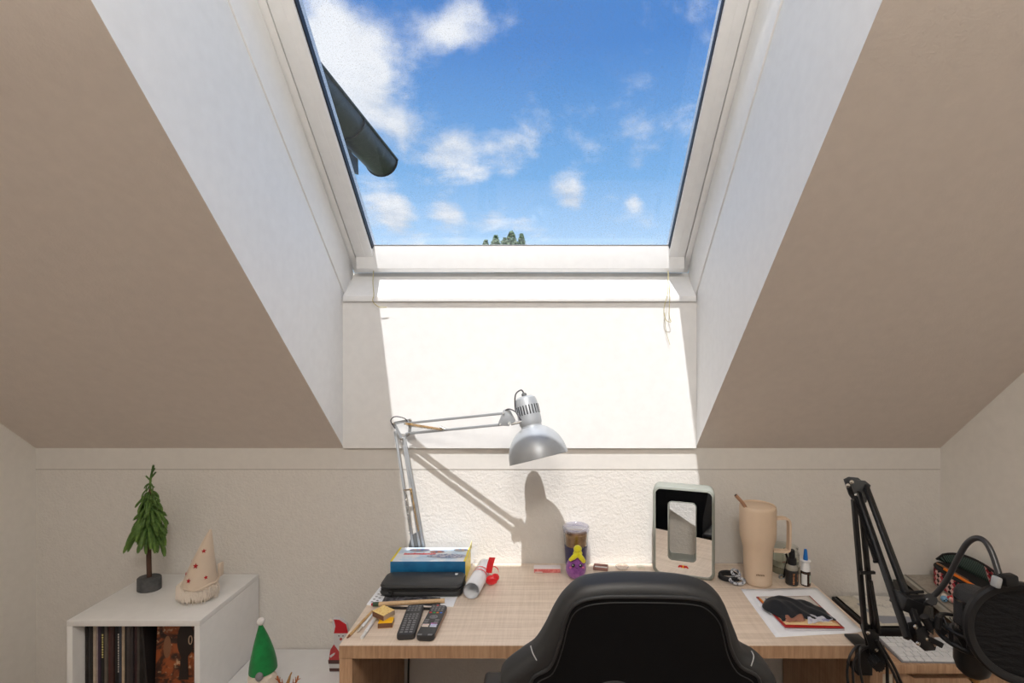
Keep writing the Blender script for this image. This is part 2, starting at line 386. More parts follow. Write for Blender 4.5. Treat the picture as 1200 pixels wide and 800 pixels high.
# ================================================================== OUTSIDE
slate = pm('weathered_dark_metal', (0.035, 0.04, 0.042), 0.42, 0.5, bump=(60, .3, .002), var=(25, (0.10, 0.11, 0.11), .5, .8))
gt = thing('rain_gutter', 'dark metal half-round gutter end jutting from the left outside the window', 'gutter', Q(447, 188, 3.2))
gx, gz = -193*3.2/580, 1.66+217*3.2/580
m = MB()                                # half-round trough along y, with a rolled lip
n = 14; ro, ri = .100, .094
ys = (1.62, 3.2)
sec = [(ro*math.cos(PI+PI*k/n), ro*math.sin(PI+PI*k/n)) for k in range(n+1)]+[(ri*math.cos(2*PI-PI*k/n), ri*math.sin(2*PI-PI*k/n)) for k in range(n+1)]
m.prism([(gx+a, gz+b) for a, b in sec], ys[0], ys[1], 'y')
m.build('trough', slate, gt)
m = MB(); m.prism([(gx+.099*math.cos(PI+PI*k/n), gz+.099*math.sin(PI+PI*k/n)) for k in range(n+1)], 3.19, 3.204, 'y')
m.tube([(gx+.103*math.cos(PI+PI*k/n), 3.197, gz+.103*math.sin(PI+PI*k/n)) for k in range(n+1)], .005, 6)
m.build('end_cap', slate, gt)
for yy in (2.05, 2.62):
    m = MB(); m.tube([(gx+.104*math.cos(PI+PI*k/n), yy, gz+.104*math.sin(PI+PI*k/n)) for k in range(n+1)], .006, 6)
    m.build('bracket', slate, gt)
m = MB(); m.tube([(gx+.102, 1.62, gz+.004), (gx+.102, 3.2, gz+.004)], .008, 8); m.build('rolled_lip', slate, gt)
dm = thing('dormer_cheek', 'dark slate edge of the dormer beside the gutter outside', 'dormer', (-1.5, 2.2, 2.72))
m = MB(); m.b2(-1.9, -1.10, 1.62, 2.90, 2.665, 2.752, bev=.004); m.build('fascia', slate, dm)
for k in range(8):
    m = MB(); m.box((-1.092-.002*(k % 2), 2.16+k*.095, 2.70-.008*(k % 3)), (.010, .088, .09), rot=(R(8), 0, 0)); m.build('shingle', slate, dm)
grass = pm('meadow', (0.06, 0.10, 0.03), 0.9, var=(2, (0.10, 0.13, 0.05)))
struct(MB().b2(-60, 60, 2.6, 90, -3.4, -3.2), 'ground', grass)
leaf_m = pm('pale_green_leaves', (0.13, 0.20, 0.10), 0.7, var=(3, (0.22, 0.28, 0.16)))
bark = pm('grey_bark', (0.12, 0.09, 0.07), 0.9, bump=(20, .5, .02))
tr = thing('distant_tree', 'bushy green treetop showing over the lower edge of the skylight', 'tree', (-2.1, 25, -3.2))
MB().cyl((-2.1, 25, -3.2), (-2.1, 25, 5.6), .22, .06, 10).build('trunk', bark, tr)
m = MB(); rnd = random.Random(3)
for (dx, hh, w) in ((-.95, 7.0, .5), (-.45, 7.25, .55), (.0, 7.1, .5), (.35, 7.45, .6), (.85, 7.3, .5), (0, 6.95, 1.3)):
    for k in range(1500 if w < .9 else 3500):
        t = rnd.random()**.8; z = hh-t*(1.6 if w < .9 else 3.6); r = w*(.12+t)*(.5+.6*rnd.random())
        a = rnd.random()*2*PI; c = Vector((-2.1+dx+r*math.cos(a), 25+r*math.sin(a), z))
        d = Vector((rnd.gauss(0, 1), rnd.gauss(0, 1), rnd.gauss(0, 1))).normalized(); e = d.orthogonal().normalized()
        q = .045+.04*rnd.random(); m.add([c-d*q, c+e*q*.6, c+d*q, c-e*q*.6], [(0, 1, 2, 3)])
tag(m.build('foliage', leaf_m, tr, smooth=False, fix=False), kind='stuff')

# ================================================================== DESK
DZ, DX0, DX1, DY0 = 0.74, -.636, 1.035, 1.52
dk = thing('desk', 'long pale oak desk under the skylight', 'desk', ((DX0+DX1)/2, 1.8, 0))
MB().b2(DX0, DX1, DY0, 2.094, DZ-.04, DZ, bev=.0012).build('tabletop', wood_top, dk)
for x0, x1 in ((DX0, DX0+.04), (DX1-.04, DX1)):
    MB().b2(x0, x1, DY0+.001, 2.08, 0, DZ-.0405, bev=.001).build('side_panel', wood_leg, dk)
m = MB(); m.b2(DX0+.0005, DX1-.0005, DY0-.001, DY0+.002, DZ-.0395, DZ-.0008); m.build('front_edge_band', wood_leg, dk)

# second, lower desk in the right-hand corner
D2 = .571
d2 = thing('low_desk', 'lower oak desk with drawers in the right corner under the keyboard', 'desk', (1.36, 1.85, 0))
MB().b2(1.048, 1.655, 1.688, 2.094, D2-.03, D2, bev=.001).build('tabletop', wood_leg, d2)
MB().b2(1.05, 1.075, 1.70, 2.08, 0, D2-.031).build('side_panel', wood_leg, d2)
MB().b2(1.63, 1.654, 1.70, 2.08, 0, D2-.031).build('side_panel', wood_leg, d2)
MB().b2(1.076, 1.629, 2.05, 2.07, .05, D2-.031).build('back_panel', wood_leg, d2)
beige_m = pm('beige_laminate', s(206, 196, 176), .5)
MB().b2(1.078, 1.196, 1.708, 1.724, .26, D2-.036, bev=.001).build('door', beige_m, d2)
dr = MB().prism([(1.202, .42), (1.627, .42), (1.627, D2-.036), (1.50, D2-.036), (1.485, D2-.058), (1.27, D2-.058), (1.235, D2-.036), (1.202, D2-.036)], 1.706, 1.724, 'y', bev=.001).build('drawer', wood_leg, d2)
MB().b2(1.204, 1.625, 1.95, 2.04, .43, D2-.04).build('drawer_back', black_plastic, dr)
MB().b2(1.202, 1.627, 1.706, 1.724, .255, .414, bev=.001).build('drawer', wood_leg, d2)

# ================================================================== BOOKCASE
BX0, BX1, BY0, BZ = -1.684, -1.216, 1.738, .695
bc = thing('shelf_unit', 'white open shelf unit holding records left of the desk', 'shelf', ((BX0+BX1)/2, 1.92, 0))
t = .020
MB().b2(BX0, BX1, BY0, 2.094, BZ-t, BZ, bev=.0012).build('top_panel', white_mel, bc)
for x0 in (BX0, BX1-t): MB().b2(x0, x0+t, BY0+.0005, 2.094, 0, BZ-t-.0005, bev=.001).build('side_panel', white_mel, bc)
MB().b2(BX0+t, BX1-t, BY0+.002, 2.085, .33, .345).build('shelf_board', white_mel, bc)
MB().b2(BX0+t, BX1-t, BY0+.002, 2.085, 0, .02).build('bottom_panel', white_mel, bc)
MB().b2(BX0+t, BX1-t, 2.085, 2.093, .02, BZ-t).build('back_panel', white_mel, bc)
# records
rs = [(.0095, (36, 30, 28), 'dark brown record sleeve standing against the left inner side of the shelf'),
      (.0095, (48, 46, 46), 'charcoal record sleeve, second from the left in the shelf'),
      (.009, (30, 28, 27), 'black record sleeve just left of the cream one'),
      (.0095, (196, 180, 160), 'cream record sleeve, leftmost pale spine in the shelf'),
      (.0075, (176, 160, 154), 'greyish pink record sleeve right of the leftmost cream spine'),
      (.010, (60, 44, 66), 'dark purple record sleeve in the shelf'),
      (.012, (24, 22, 24), 'black record sleeve with a yellow mark right of the purple one'),
      (.0095, (104, 96, 88), 'mottled grey record sleeve in the middle of the row'),
      (.010, (84, 44, 40), 'maroon record sleeve right of the mottled grey one'),
      (.0115, (66, 40, 36), 'dark red-brown record sleeve beside the maroon one'),
      (.0075, (40, 38, 38), 'thin black record sleeve left of the one with white lettering'),
      (.0085, (22, 22, 24), 'black record sleeve with white lettering down its spine'),
      (.008, (58, 64, 76), 'slate blue record sleeve left of the right-hand cream spine'),
      (.010, (190, 170, 146), 'cream record sleeve, rightmost pale spine in the shelf'),
      (.008, (20, 20, 20), 'black record sleeve just right of the rightmost cream one'),
      (.013, (70, 62, 60), 'thick grey-brown record sleeve in the right half of the row'),
      (.009, (52, 46, 48), 'dark grey record sleeve, fourth from the right end of the upright row'),
      (.009, (64, 40, 42), 'dark maroon record sleeve near the picture sleeve'),
      (.009, (76, 70, 66), 'greyish record sleeve, last upright before the leaning ones')]
x = BX0+t+.003; rr = random.Random(5)
for i, (w, c, lab) in enumerate(rs):
    w *= 1.03
    mm = pm('sleeve_%d' % i, s(*c), .55, var=(34, tuple(q*.55 for q in s(*c)), .3, .7), stretch=(1, 1, .5))
    th = thing('vinyl_record', lab, 'record', (x+w/2, 1.93, .3455), 'vinyl records in the shelf unit')
    h = .311+.004*rr.random(); y0 = 1.778+.006*rr.random()
    MB().b2(x, x+w, y0, y0+.295, .3455, .3455+h, bev=.0012).build('sleeve', mm, th)
    if i in (6, 11):
        mk = pm('spine_print_%d' % i, s(200, 190, 120) if i == 6 else s(205, 200, 190), .6)
        sp = MB(); z = .3455+h-.035
        while z > .3455+h-(.12 if i == 6 else .17):
            hh = .004+.004*rr.random(); sp.b2(x+w*.3, x+w*.7, y0-.0006, y0+.001, z-hh, z); z -= hh+.003
        sp.build('spine_print', mk, th)
    x += w+.0006
for k, (w, c, lab) in enumerate(((.008, (30, 26, 26), 'dark record sleeve leaning to the left beside the picture sleeve'),)):
    mm = pm('sleeve_l%d' % k, s(*c), .5)
    th = thing('vinyl_record', lab, 'record', (x+.02, 1.93, .3455), 'vinyl records in the shelf unit')
    mb = MB(Matrix.Translation((x+.034, 1.93, .3462)) @ Matrix.Rotation(-R(4.5), 4, 'Y')); mb.b2(-w, 0, -.145, .145, 0, .312, bev=.001); mb.build('sleeve', mm, th)
# picture sleeve facing out
th = thing('picture_sleeve', 'record sleeve facing out with an orange and brown portrait print', 'record', (BX1-.09, 1.80, .3455))
x0p, x1p = x+.040, BX1-t-.003
mb = MB(Matrix.Translation((0, 1.80, .3458)) @ Matrix.Rotation(R(-3), 4, 'X')); mb.b2(x0p, x1p, -.003, .003, 0, .322, bev=.0008)
cov = bpy.data.materials.new('portrait_print'); cov.use_nodes = True; t_ = cov.node_tree; b_ = t_.nodes['Principled BSDF']; b_.inputs['Roughness'].default_value = .5
co = N(t_, 'ShaderNodeTexCoord').outputs['Object']
n1 = N(t_, 'ShaderNodeTexNoise', _Scale=22.0, _Detail=6.0, _Distortion=1.2); L(t_, co, n1.inputs['Vector'])
n2 = N(t_, 'ShaderNodeTexNoise', _Scale=60.0, _Detail=4.0); L(t_, co, n2.inputs['Vector'])
c1 = mixc(t_, sm(t_, n1.outputs[0], .40, .60), s(48, 26, 18), s(150, 78, 38))
c1 = mixc(t_, sm(t_, n2.outputs[0], .58, .75), c1, s(206, 176, 140))
L(t_, c1, b_.inputs['Base Color'])
mb.build('sleeve', cov, th)
ink = pm('dark_print', s(30, 20, 16), .5); skin_ink = pm('tan_print', s(128, 88, 62), .5); ring_ink = pm('pale_print', s(190, 165, 140), .5)
xc = (x0p+x1p)/2
prt = lambda: MB(Matrix.Translation((0, 1.7965, .3458)) @ Matrix.Rotation(R(-3), 4, 'X') @ Matrix.Rotation(R(90), 4, 'X'))
pp = prt(); disc(pp, (xc+.014, .240), .031, .062, .0006, 28); pp.prism([(xc-.006, .10), (xc+.030, .10), (xc+.024, .20), (xc+.002, .20)], .0004, .0008, 'z'); pp.build('head_print', ink, th)
pp = prt(); pp.tube([(xc+.032+.006*math.cos(a*PI/8), .240+.015*math.sin(a*PI/8), .001) for a in range(16)], .0016, 6, closed=True); pp.build('ear_ring_print', ring_ink, th)
pp = prt(); disc(pp, (xc-.052, .215), .014, .040, .0004, 24); pp.build('face_print', skin_ink, th)

# low white bench between bookcase and desk
bn = thing('low_bench', 'low white bench between the shelf unit and the desk', 'bench', (-.93, 1.85, 0))
MB().b2(-1.213, -.641, 1.60, 2.094, .355, .378, bev=.0015).build('bench_top', white_mel, bn)
for x0 in (-1.20, -.675): MB().b2(x0, x0+.02, 1.62, 2.08, 0, .354).build('side_panel', white_mel, bn)
MB().b2(-1.17, -.68, 2.05, 2.07, .02, .354).build('back_panel', white_mel, bn)
BN = .378

# ------------------------------------------------------------------ little tree on the shelf unit
green = pm('artificial_needles', (0.045, 0.11, 0.018), 0.6, var=(14, (0.15, 0.26, 0.05), .4, .62))
green2 = pm('light_needles', (0.10, 0.18, 0.03), 0.6, var=(18, (0.05, 0.10, 0.02)))
brown = pm('brown_bark', (0.075, 0.035, 0.02), .8, bump=(90, .8, .003))
stone = pm('charcoal_concrete', (0.055, 0.057, 0.06), .75, bump=(60, .5, .002), var=(30, (.09, .09, .09)))
tx, ty = (175-640)*1.96/580, 1.96
tt = thing('tabletop_tree', 'small artificial fir tree on a round grey foot', 'tree', (tx, ty, BZ))
m = MB(); m.lathe([(0, 0), (.040, 0), (.043, .002), (.043, .048), (.040, .051), (0, .051)], (tx, ty, BZ), 32, sq=(1, .75)); m.build('foot', stone, tt)
m = MB(); m.tube(cat([(tx, ty, BZ+.05), (tx-.002, ty, BZ+.15), (tx+.002, ty, BZ+.28), (tx+.004, ty, BZ+.40)], 4), [.0085]*9+[.007, .006, .005, .004], 10); m.build('trunk', brown, tt)
def sprig(ln, droop):                    # a needle-covered finger
    mb = MB(); rn = random.Random(int(ln*1e4)); pts = []
    for i in range(9):
        u = i/8; pts.append(Vector((ln*u*(1-.2*u*droop), 0, -ln*droop*.62*u*u)))
    mb.tube(pts, [.0055]*8+[.003], 6)
    for i in range(210):
        u = rn.random(); k = min(int(u*8), 7); p = pts[k].lerp(pts[k+1], u*8-k); t_ = (pts[k+1]-pts[k]).normalized()
        a = rn.random()*2*PI; o = t_.orthogonal().normalized(); o = Matrix.Rotation(a, 3, t_) @ o
        tip = p+(o*.8+t_*.8).normalized()*(.0105 if u < .9 else .007); sd = t_.cross(o)*.0012
        mb.add([p+sd, p-sd, tip], [(0, 1, 2)])
    o = mb.build('branch', green, org=(0, 0, 0), fix=False, smooth=False); return o
protos = [sprig(.062, .9), sprig(.075, 1.15), sprig(.05, .7)]
rnd = random.Random(11)
spr = []
for k in range(70):
    u = rnd.random()**.8; spr.append((BZ+.405-.17*u, rnd.uniform(0, 2*PI), (.42+.55*u)*rnd.uniform(.6, 1), 1.0))
for lev in range(11):
    u = lev/10; z = BZ+.413-.180*u; rad = .42+.86*min(1, u*1.25); nb = 6+int(9*u)
    for k in range(nb):
        spr.append((z+rnd.uniform(-.01, .01), 2*PI*k/nb+lev*.9+rnd.uniform(-.2, .2), rad*rnd.uniform(.82, 1.15), rnd.uniform(0, 1)))
for i, (z, a, sc, q) in enumerate(spr):
    src = protos[i % 3]; o = src.copy(); COL.objects.link(o)
    if q > .72: o.data = protos[i % 3].data
    o.parent = tt; o.location = Vector((0.003*math.cos(a), .003*math.sin(a), z-BZ)); o.rotation_euler = (rnd.uniform(-.3, .3), .02+.45*rnd.random(), a); o.scale = (sc, sc, sc)
for p in protos: bpy.data.objects.remove(p)
m = MB(); lp = cat([(tx+.004, ty, BZ+.39), (tx+.004, ty, BZ+.43), (tx+.012, ty, BZ+.47), (tx+.016, ty, BZ+.49)], 4); m.tube(lp, .004, 6)
rn = random.Random(2)
def furry(mb, pts, nn, ln=.009, w=.001):
    for i in range(nn):
        u = rn.random()*(len(pts)-1); k = min(int(u), len(pts)-2); p = pts[k].lerp(pts[k+1], u-k); t_ = (pts[k+1]-pts[k]).normalized()
        o = Matrix.Rotation(rn.random()*2*PI, 3, t_) @ t_.orthogonal().normalized(); tip = p+(o+t_).normalized()*ln; sd = t_.cross(o)*w
        mb.add([p+sd, p-sd, tip], [(0, 1, 2)])
furry(m, lp, 160)
for (dz, dx, q) in ((.455, .02, 1), (.44, -.018, 1), (.47, .016, 1)):
    pp_ = [Vector((tx+.008, ty, BZ+dz-.012)), Vector((tx+.008+dx, ty-.004, BZ+dz+.010))]; m.tube(pp_, .003, 5); furry(m, pp_, 60, .007)
m.build('tree_top', green, tt, fix=False, smooth=False)

# ------------------------------------------------------------------ felt gnome, cream hat with red stars
felt = pm('cream_felt', s(214, 196, 176), .95, bump=(300, .5, .001), sheen=.3)
fur_w = pm('white_fur', s(228, 216, 202), .9)
knit = pm('oatmeal_knit', s(196, 180, 158), .95, bump=(220, .8, .002))
redstar = pm('red_felt', s(170, 26, 34), .9)
gx_, gy_ = (232-640)*1.885/580, 1.885
gn = thing('felt_gnome', 'cream gnome with red-starred pointed hat and white fur beard', 'gnome', (gx_, gy_, BZ))
m = MB(); m.lathe([(0, 0), (.045, .001), (.060, .012), (.063, .035), (.055, .06), (.045, .075), (0, .08)], (gx_, gy_, BZ), 28, sq=(1, .75)); m.build('body', knit, gn)
hat = []
for i in range(13):
    u = i/12; z = BZ+.060+.205*u
    hat.append((Vector((gx_+.008+.040*u**1.2, gy_, z)), .056*(1-u)**.92+.004))
m = MB(); m.tube([h[0] for h in hat], [h[1] for h in hat], 24); hato = m.build('hat', felt, gn)
m = MB(); m.tube([(gx_+.008+.058*math.cos(a*PI/12), gy_+.056*math.sin(a*PI/12), BZ+.064+.004*math.sin(a*.9)) for a in range(24)], .005, 8, closed=True); m.build('hat_hem', felt, hato)
def star_at(mb, c, nrm_, r):
    z = Vector(nrm_).normalized(); x = Vector((0, 0, 1)).cross(z).normalized(); y = z.cross(x); c = Vector(c)
    pts = [c+z*.0008+(x*math.cos(PI/2+k*PI/5)+y*math.sin(PI/2+k*PI/5))*(r if k % 2 == 0 else r*.45) for k in range(10)]
    mb.add([c+z*.0014]+pts, [(0, 1+k, 1+(k+1) % 10) for k in range(10)])
for (u, a, r) in ((.10, -.15, .010), (.20, -.75, .008), (.36, .0, .011), (.62, .35, .009), (.42, -1.1, .007), (.12, .9, .008)):
    k = u*12; i = int(k); c = hat[i][0].lerp(hat[i+1][0], k-i); r0 = hat[i][1]+(hat[i+1][1]-hat[i][1])*(k-i)
    d = Vector((math.sin(a), -math.cos(a), .26)).normalized(); m = MB(); star_at(m, c+d*(r0+.0005), d, r); m.build('star', redstar, hato, fix=False, smooth=False)
m = MB(); rn = random.Random(9)
for k in range(420):
    a = rn.uniform(-PI*1.15, PI*.15); z0 = BZ+rn.uniform(.045, .072); r0 = .056
    p = Vector((gx_+r0*math.cos(a), gy_+r0*.8*math.sin(a), z0)); d = Vector((math.cos(a), math.sin(a), 0))
    ln = rn.uniform(.025, .05); sw = rn.uniform(-.01, .01)
    pts = [p, p+d*.012+Vector((sw*.4, 0, -ln*.35)), p+d*.010+Vector((sw, 0, -ln*.98))]
    pts = [Vector((q.x, q.y, max(q.z, BZ+.003))) for q in pts]
    m.tube(pts, [.0022, .0022, .0004], 3, cap=False)
tag(m.build('beard', fur_w, gn, fix=False), kind='stuff')
m = MB(); m.prism([(gx_+.062, BZ+.075), (gx_+.070, BZ+.075), (gx_+.070, BZ+.125), (gx_+.060, BZ+.125)], gy_+.02, gy_+.045, 'y', bev=.002); m.build('hanging_tab', felt, gn)

# ------------------------------------------------------------------ green gnome on the bench
gf = pm('green_felt', s(10, 140, 66), .85, bump=(200, .4, .001), sheen=.2, var=(14, s(6, 112, 52)))
grey_f = pm('grey_felt', s(140, 138, 140), .9, bump=(300, .6, .001))
px, py = (309-640)*1.78/580, 1.78
g2 = thing('green_gnome', 'gnome with tall green felt hat and white bobble', 'gnome', (px, py, BN))
m = MB(); m.lathe([(0, 0), (.034, .001), (.040, .02), (.040, .07), (.035, .10), (0, .11)], (px, py, BN), 24); m.build('body', grey_f, g2)
hp = []
for i in range(12):
    u = i/11; hp.append((Vector((px-.002-.010*u*u, py, BN+.118+.165*u)), .042*(1-u**1.5)+.004))
m = MB(); m.tube([h[0] for h in hp], [h[1] for h in hp], 24); m.build('hat', gf, g2)
m = MB(); m.sph((px-.010, py, BN+.291), .0135); m.build('bobble', pm('white_pompom', s(232, 230, 228), .95, bump=(300, 1, .003)), g2)
m = MB(); m.sph((px+.010, py-.045, BN+.122), .013, (1, .9, 1.15)); m.build('nose', grey_f, g2)
m = MB()
for k in range(360):
    a = rn.uniform(-PI, 0); z0 = BN+rn.uniform(.10, .122); p = Vector((px+.036*math.cos(a), py+.036*math.sin(a), z0)); d = Vector((math.cos(a), math.sin(a), 0)); ln = rn.uniform(.03, .06)
    m.tube([p, p+d*.012+Vector((0, 0, -ln*.4)), p+d*.006+Vector((rn.uniform(-.01, .01), 0, -ln))], [.002, .002, .0004], 3, cap=False)
tag(m.build('beard', fur_w, g2, fix=False), kind='stuff')

# ------------------------------------------------------------------ reindeer figurine (only its antlers and ears reach into the picture)
rust = pm('rusty_brown_wood', s(150, 74, 34), .8, bump=(140, .8, .002), var=(40, s(190, 120, 70)))
rx, ry = (341-640)*1.74/580, 1.74
rd = thing('reindeer_figurine', 'rusty brown reindeer figurine with antlers between the two gnomes', 'figurine', (rx, ry, BN))
m = MB()
m.sph((rx, ry+.01, BN+.050), .022, (.9, 1.5, .95)); m.tube([(rx, ry-.01, BN+.058), (rx, ry-.022, BN+.082)], [.012, .010], 10)
m.sph((rx, ry-.030, BN+.092), .015, (.9, 1.4, .9)); m.build('body', rust, rd)
for sx in (-1, 1):
    for dy in (-.012, .032): MB().cyl((rx+sx*.011, ry+dy, BN), (rx+sx*.010, ry+dy, BN+.045), .0045, .006, 8).build('leg', rust, rd)
for sx in (-1, 1):
    m = MB(); m.tube(cat([(rx+sx*.006, ry-.022, BN+.100), (rx+sx*.018, ry-.022, BN+.108), (rx+sx*.030, ry-.022, BN+.116), (rx+sx*.036, ry-.022, BN+.136)], 4), .0028, 6)
    m.cyl((rx+sx*.018, ry-.022, BN+.108), (rx+sx*.020, ry-.022, BN+.126), .002, .001, 6); m.cyl((rx+sx*.028, ry-.022, BN+.114), (rx+sx*.027, ry-.022, BN+.133), .002, .001, 6)
    m.cyl((rx+sx*.033, ry-.022, BN+.122), (rx+sx*.044, ry-.022, BN+.128), .002, .001, 6)
    m.build('antler', rust, rd)
m = MB(); m.tube(cat([(rx-.004, ry-.02, BN+.102), (rx+.002, ry-.018, BN+.120), (rx+.006, ry-.018, BN+.134), (rx+.012, ry-.018, BN+.146)], 4), [.007, .0065, .006, .0055, .005, .0045, .004, .0035, .003, .0028, .0026, .0024, .002], 8); m.build('hanging_loop', pm('gold_brown_cord', s(176, 134, 84), .7), rd)

# ------------------------------------------------------------------ flat wooden santa leaning behind the desk's edge
sx0, sy0 = -.810, 1.95
sw = pm('whitewashed_wood', s(206, 204, 204), .7, bump=(80, .5, .001)); red_p = pm('red_paint', s(190, 22, 36), .5); dred = pm('dull_red_paint', s(176, 60, 62), .6); dark_p = pm('dark_brown_paint', s(84, 56, 52), .6)
sn = thing('wooden_santa', 'flat wooden santa with red hat, half hidden by the desk end', 'figurine', (sx0, sy0, BN))
ol = [(-.042, 0), (.042, 0), (.050, .03), (.046, .08), (.030, .11), (.030, .150), (.022, .185), (-.005, .205), (-.028, .208), (-.042, .196), (-.032, .188), (-.026, .170), (-.026, .11), (-.040, .085), (-.048, .04)]
m = MB(); m.prism([(sx0+a, BN+b) for a, b in ol], sy0, sy0+.016, 'y', bev=.0015); m.build('body', sw, sn)
def flat(poly, name, mt, t0=.0010):
    MB().prism([(sx0+a, BN+b) for a, b in poly], sy0-t0, sy0, 'y').build(name, mt, sn)
flat([(-.026, .150), (.030, .150), (.022, .185), (-.005, .203), (-.026, .204), (-.020, .178)], 'hat_paint', red_p)
flat([(-.046, .045), (-.040, .085), (-.026, .106), (0, .07), (.028, .106), (.045, .08), (.049, .045)], 'coat_paint', dred)
flat([(-.047, .030), (-.048, .045), (.050, .045), (.050, .030)], 'belt_paint', dark_p, .0014)
flat([(-.042, .0), (-.044, .012), (.046, .012), (.042, 0)], 'boot_paint', dark_p, .0014)
MB().sph((sx0-.038, sy0-.002, BN+.200), .008, (1, .6, 1)).build('bobble', fur_w, sn)
MB().sph((sx0-.006, sy0-.001, BN+.140), .0025, (1, .5, 1)).build('eye', black_plastic, sn)
MB().sph((sx0+.010, sy0-.001, BN+.140), .0025, (1, .5, 1)).build('eye', black_plastic, sn)
MB().sph((sx0+.002, sy0-.002, BN+.128), .005, (1, .7, 1)).build('nose', dred, sn)
flat([(-.038, .055), (-.024, .066), (-.020, .074), (-.028, .072), (-.042, .062)], 'mitten', sw, .003)

# ================================================================== DESK LAMP
LYb = 2.079
lb = Vector((-.540, LYb, DZ))
lamp = thing('desk_lamp', 'silver grey jointed architect lamp with bell shade behind the blue box', 'lamp', lb)
m = MB(); m.b2(lb.x-.028, lb.x+.028, LYb-.009, LYb+.012, DZ, DZ+.022, bev=.002); m.cyl((lb.x, LYb, DZ+.02), (lb.x, LYb, DZ+.055), .009, seg=16); m.build('clamp', lamp_dark, lamp)
m = MB(); m.prism([(lb.x-.034, DZ+.05), (lb.x+.010, DZ+.05), (lb.x+.012, DZ+.085), (lb.x-.008, DZ+.135), (lb.x-.024, DZ+.125), (lb.x-.036, DZ+.085)], LYb-.008, LYb+.006, 'y', bev=.002); m.build('bracket', lamp_dark, lamp)
# lower arm: parallel bars from the bracket to the elbow
E = Q(466, 499, 2.07); E2 = Q(479, 505, 2.06)
Lb1 = Vector((-.556, LYb-.006, DZ+.075)); Lb2 = Vector((-.528, LYb-.006, DZ+.075))
Lt1 = Q(463, 505, 2.07); Lt2 = Q(472, 512, 2.068)
for p0, p1 in ((Lb1, Lt1), (Lb2, Lt2), (Lb2+Vector((.016, 0, 0)), Q(474, 512, 2.062))):
    MB().bar(p0, p1, .0095, .0095, up=(0, 1, 0), bev=.001).build('lower_bar', lamp_grey, lamp)
# elbow plates
m = MB(); a = Q(462, 496, 2.062); b = Q(481, 492, 2.055); c = Q(471, 514, 2.062); d = Q(480, 508, 2.056)
m.bar(a, c, .010, .004, up=(0, 1, 0)); m.bar(c, d, .012, .004, up=(0, 1, 0)); m.bar(a, b, .012, .004, up=(0, 1, 0)); m.bar(b, d, .012, .005, up=(0, 1, 0)); m.build('elbow_joint', lamp_grey, lamp)
for p in (a, b, c, d): MB().cyl(p-Vector((0, .010, 0)), p+Vector((0, .008, 0)), .0045, seg=10).build('rivet', chrome, lamp)
# upper arm
HY = 1.875
u0, u1 = Q(474, 496, 2.058), Q(590, 484, HY+.01); v0, v1 = Q(476, 508, 2.058), Q(590, 497, HY+.01)
MB().bar(u0, u1, .010, .0095, up=(0, 1, 0), bev=.001).build('upper_bar', lamp_grey, lamp)
MB().bar(v0, v1, .010, .0095, up=(0, 1, 0), bev=.001).build('upper_bar', lamp_grey, lamp)
def spring(p0, p1, r, turns, wire, mat, par, nm='spring'):
    p0, p1 = Vector(p0), Vector(p1); z = (p1-p0).normalized(); x = z.orthogonal().normalized(); y = z.cross(x); n = turns*8; pts = []
    for i in range(n+1):
        t_ = i/n; a_ = 2*PI*turns*t_; pts.append(p0+(p1-p0)*t_+x*r*math.cos(a_)+y*r*math.sin(a_))
    MB().tube(pts, wire, 4).build(nm, mat, par)
spring(Q(475, 496, 2.04), Q(518, 503, 1.985), .0042, 34, .0011, brass, lamp)
spring(Q(477, 498, 2.07), Q(519, 504, 2.005), .0040, 34, .0011, chrome, lamp)
MB().cyl(Q(516, 500, 1.985), Q(524, 504, 1.985), .006, seg=10).build('spring_clip', chrome, lamp)
spring(Q(475, 575, 2.058), Q(480, 625, 2.058), .0038, 30, .001, chrome, lamp)
spring(Q(481, 572, 2.055), Q(490, 622, 2.055), .0038, 30, .001, brass, lamp)
MB().bar(Q(473, 574, 2.06), Q(483, 573, 2.06), .006, .006, up=(0, 1, 0)).build('spring_clip', chrome, lamp)
# wrist joint
m = MB(); tri = [Q(590, 480, HY), Q(597, 479, HY), Q(604, 493, HY), Q(596, 499, HY), Q(583, 498, HY)]
m.prism([(p.x, p.z) for p in tri], HY-.006, HY+.012, 'y', bev=.0015); m.build('wrist_plate', lamp_grey, lamp)
m = MB(); m.cyl(Q(597, 496, HY-.014), Q(597, 496, HY+.02), .006, seg=12); m.cyl(Q(590, 484, HY-.01), Q(590, 484, HY+.02), .0035, seg=10); m.cyl(Q(586, 497, HY-.01), Q(586, 497, HY+.02), .0035, seg=10)
m.cyl(Q(599, 497, HY), Q(611, 494, HY), .005, seg=10); m.build('wrist_bolts', chrome, lamp)
# the head: axis points down and to the right, a little towards the viewer
ax = Vector((.235, -.21, -.95)).normalized()
RC = Q(631.5, 537, HY)                 # centre of the rim
q = Vector((0, 0, 1)).rotation_difference(-ax)
def hl(prof, name, mt, seg=40, sq=(1, 1)):
    m_ = MB(); m_.lathe(prof, RC, seg, axis=-ax, sq=sq); return m_.build(name, mt, lamp)
sh = [(.1135, 0)]+[(.112*math.cos(a)+.001, .128*math.sin(a)) for a in [R(k) for k in range(4, 70, 5)]]+[(.040, .126), (.040, .130)]
inn = [(r-.0018, z-.0012) for r, z in reversed(sh[:-1])]
hl(sh+[(.036, .130), (.036, .124)]+inn+[(.1135, 0)], 'shade', lamp_grey)
cap = [(.0405, .128), (.043, .134), (.0445, .150), (.0440, .215), (.040, .232), (.030, .240), (0, .242)]
hso = hl(cap, 'lamp_housing', lamp_grey)
hl([(.010, .240), (.010, .252), (.006, .256), (0, .256)], 'cable_gland', lamp_dark, 14)
xax = q @ Vector((1, 0, 0)); yax = q @ Vector((0, 1, 0))
m = MB(); cen = RC-ax*.186
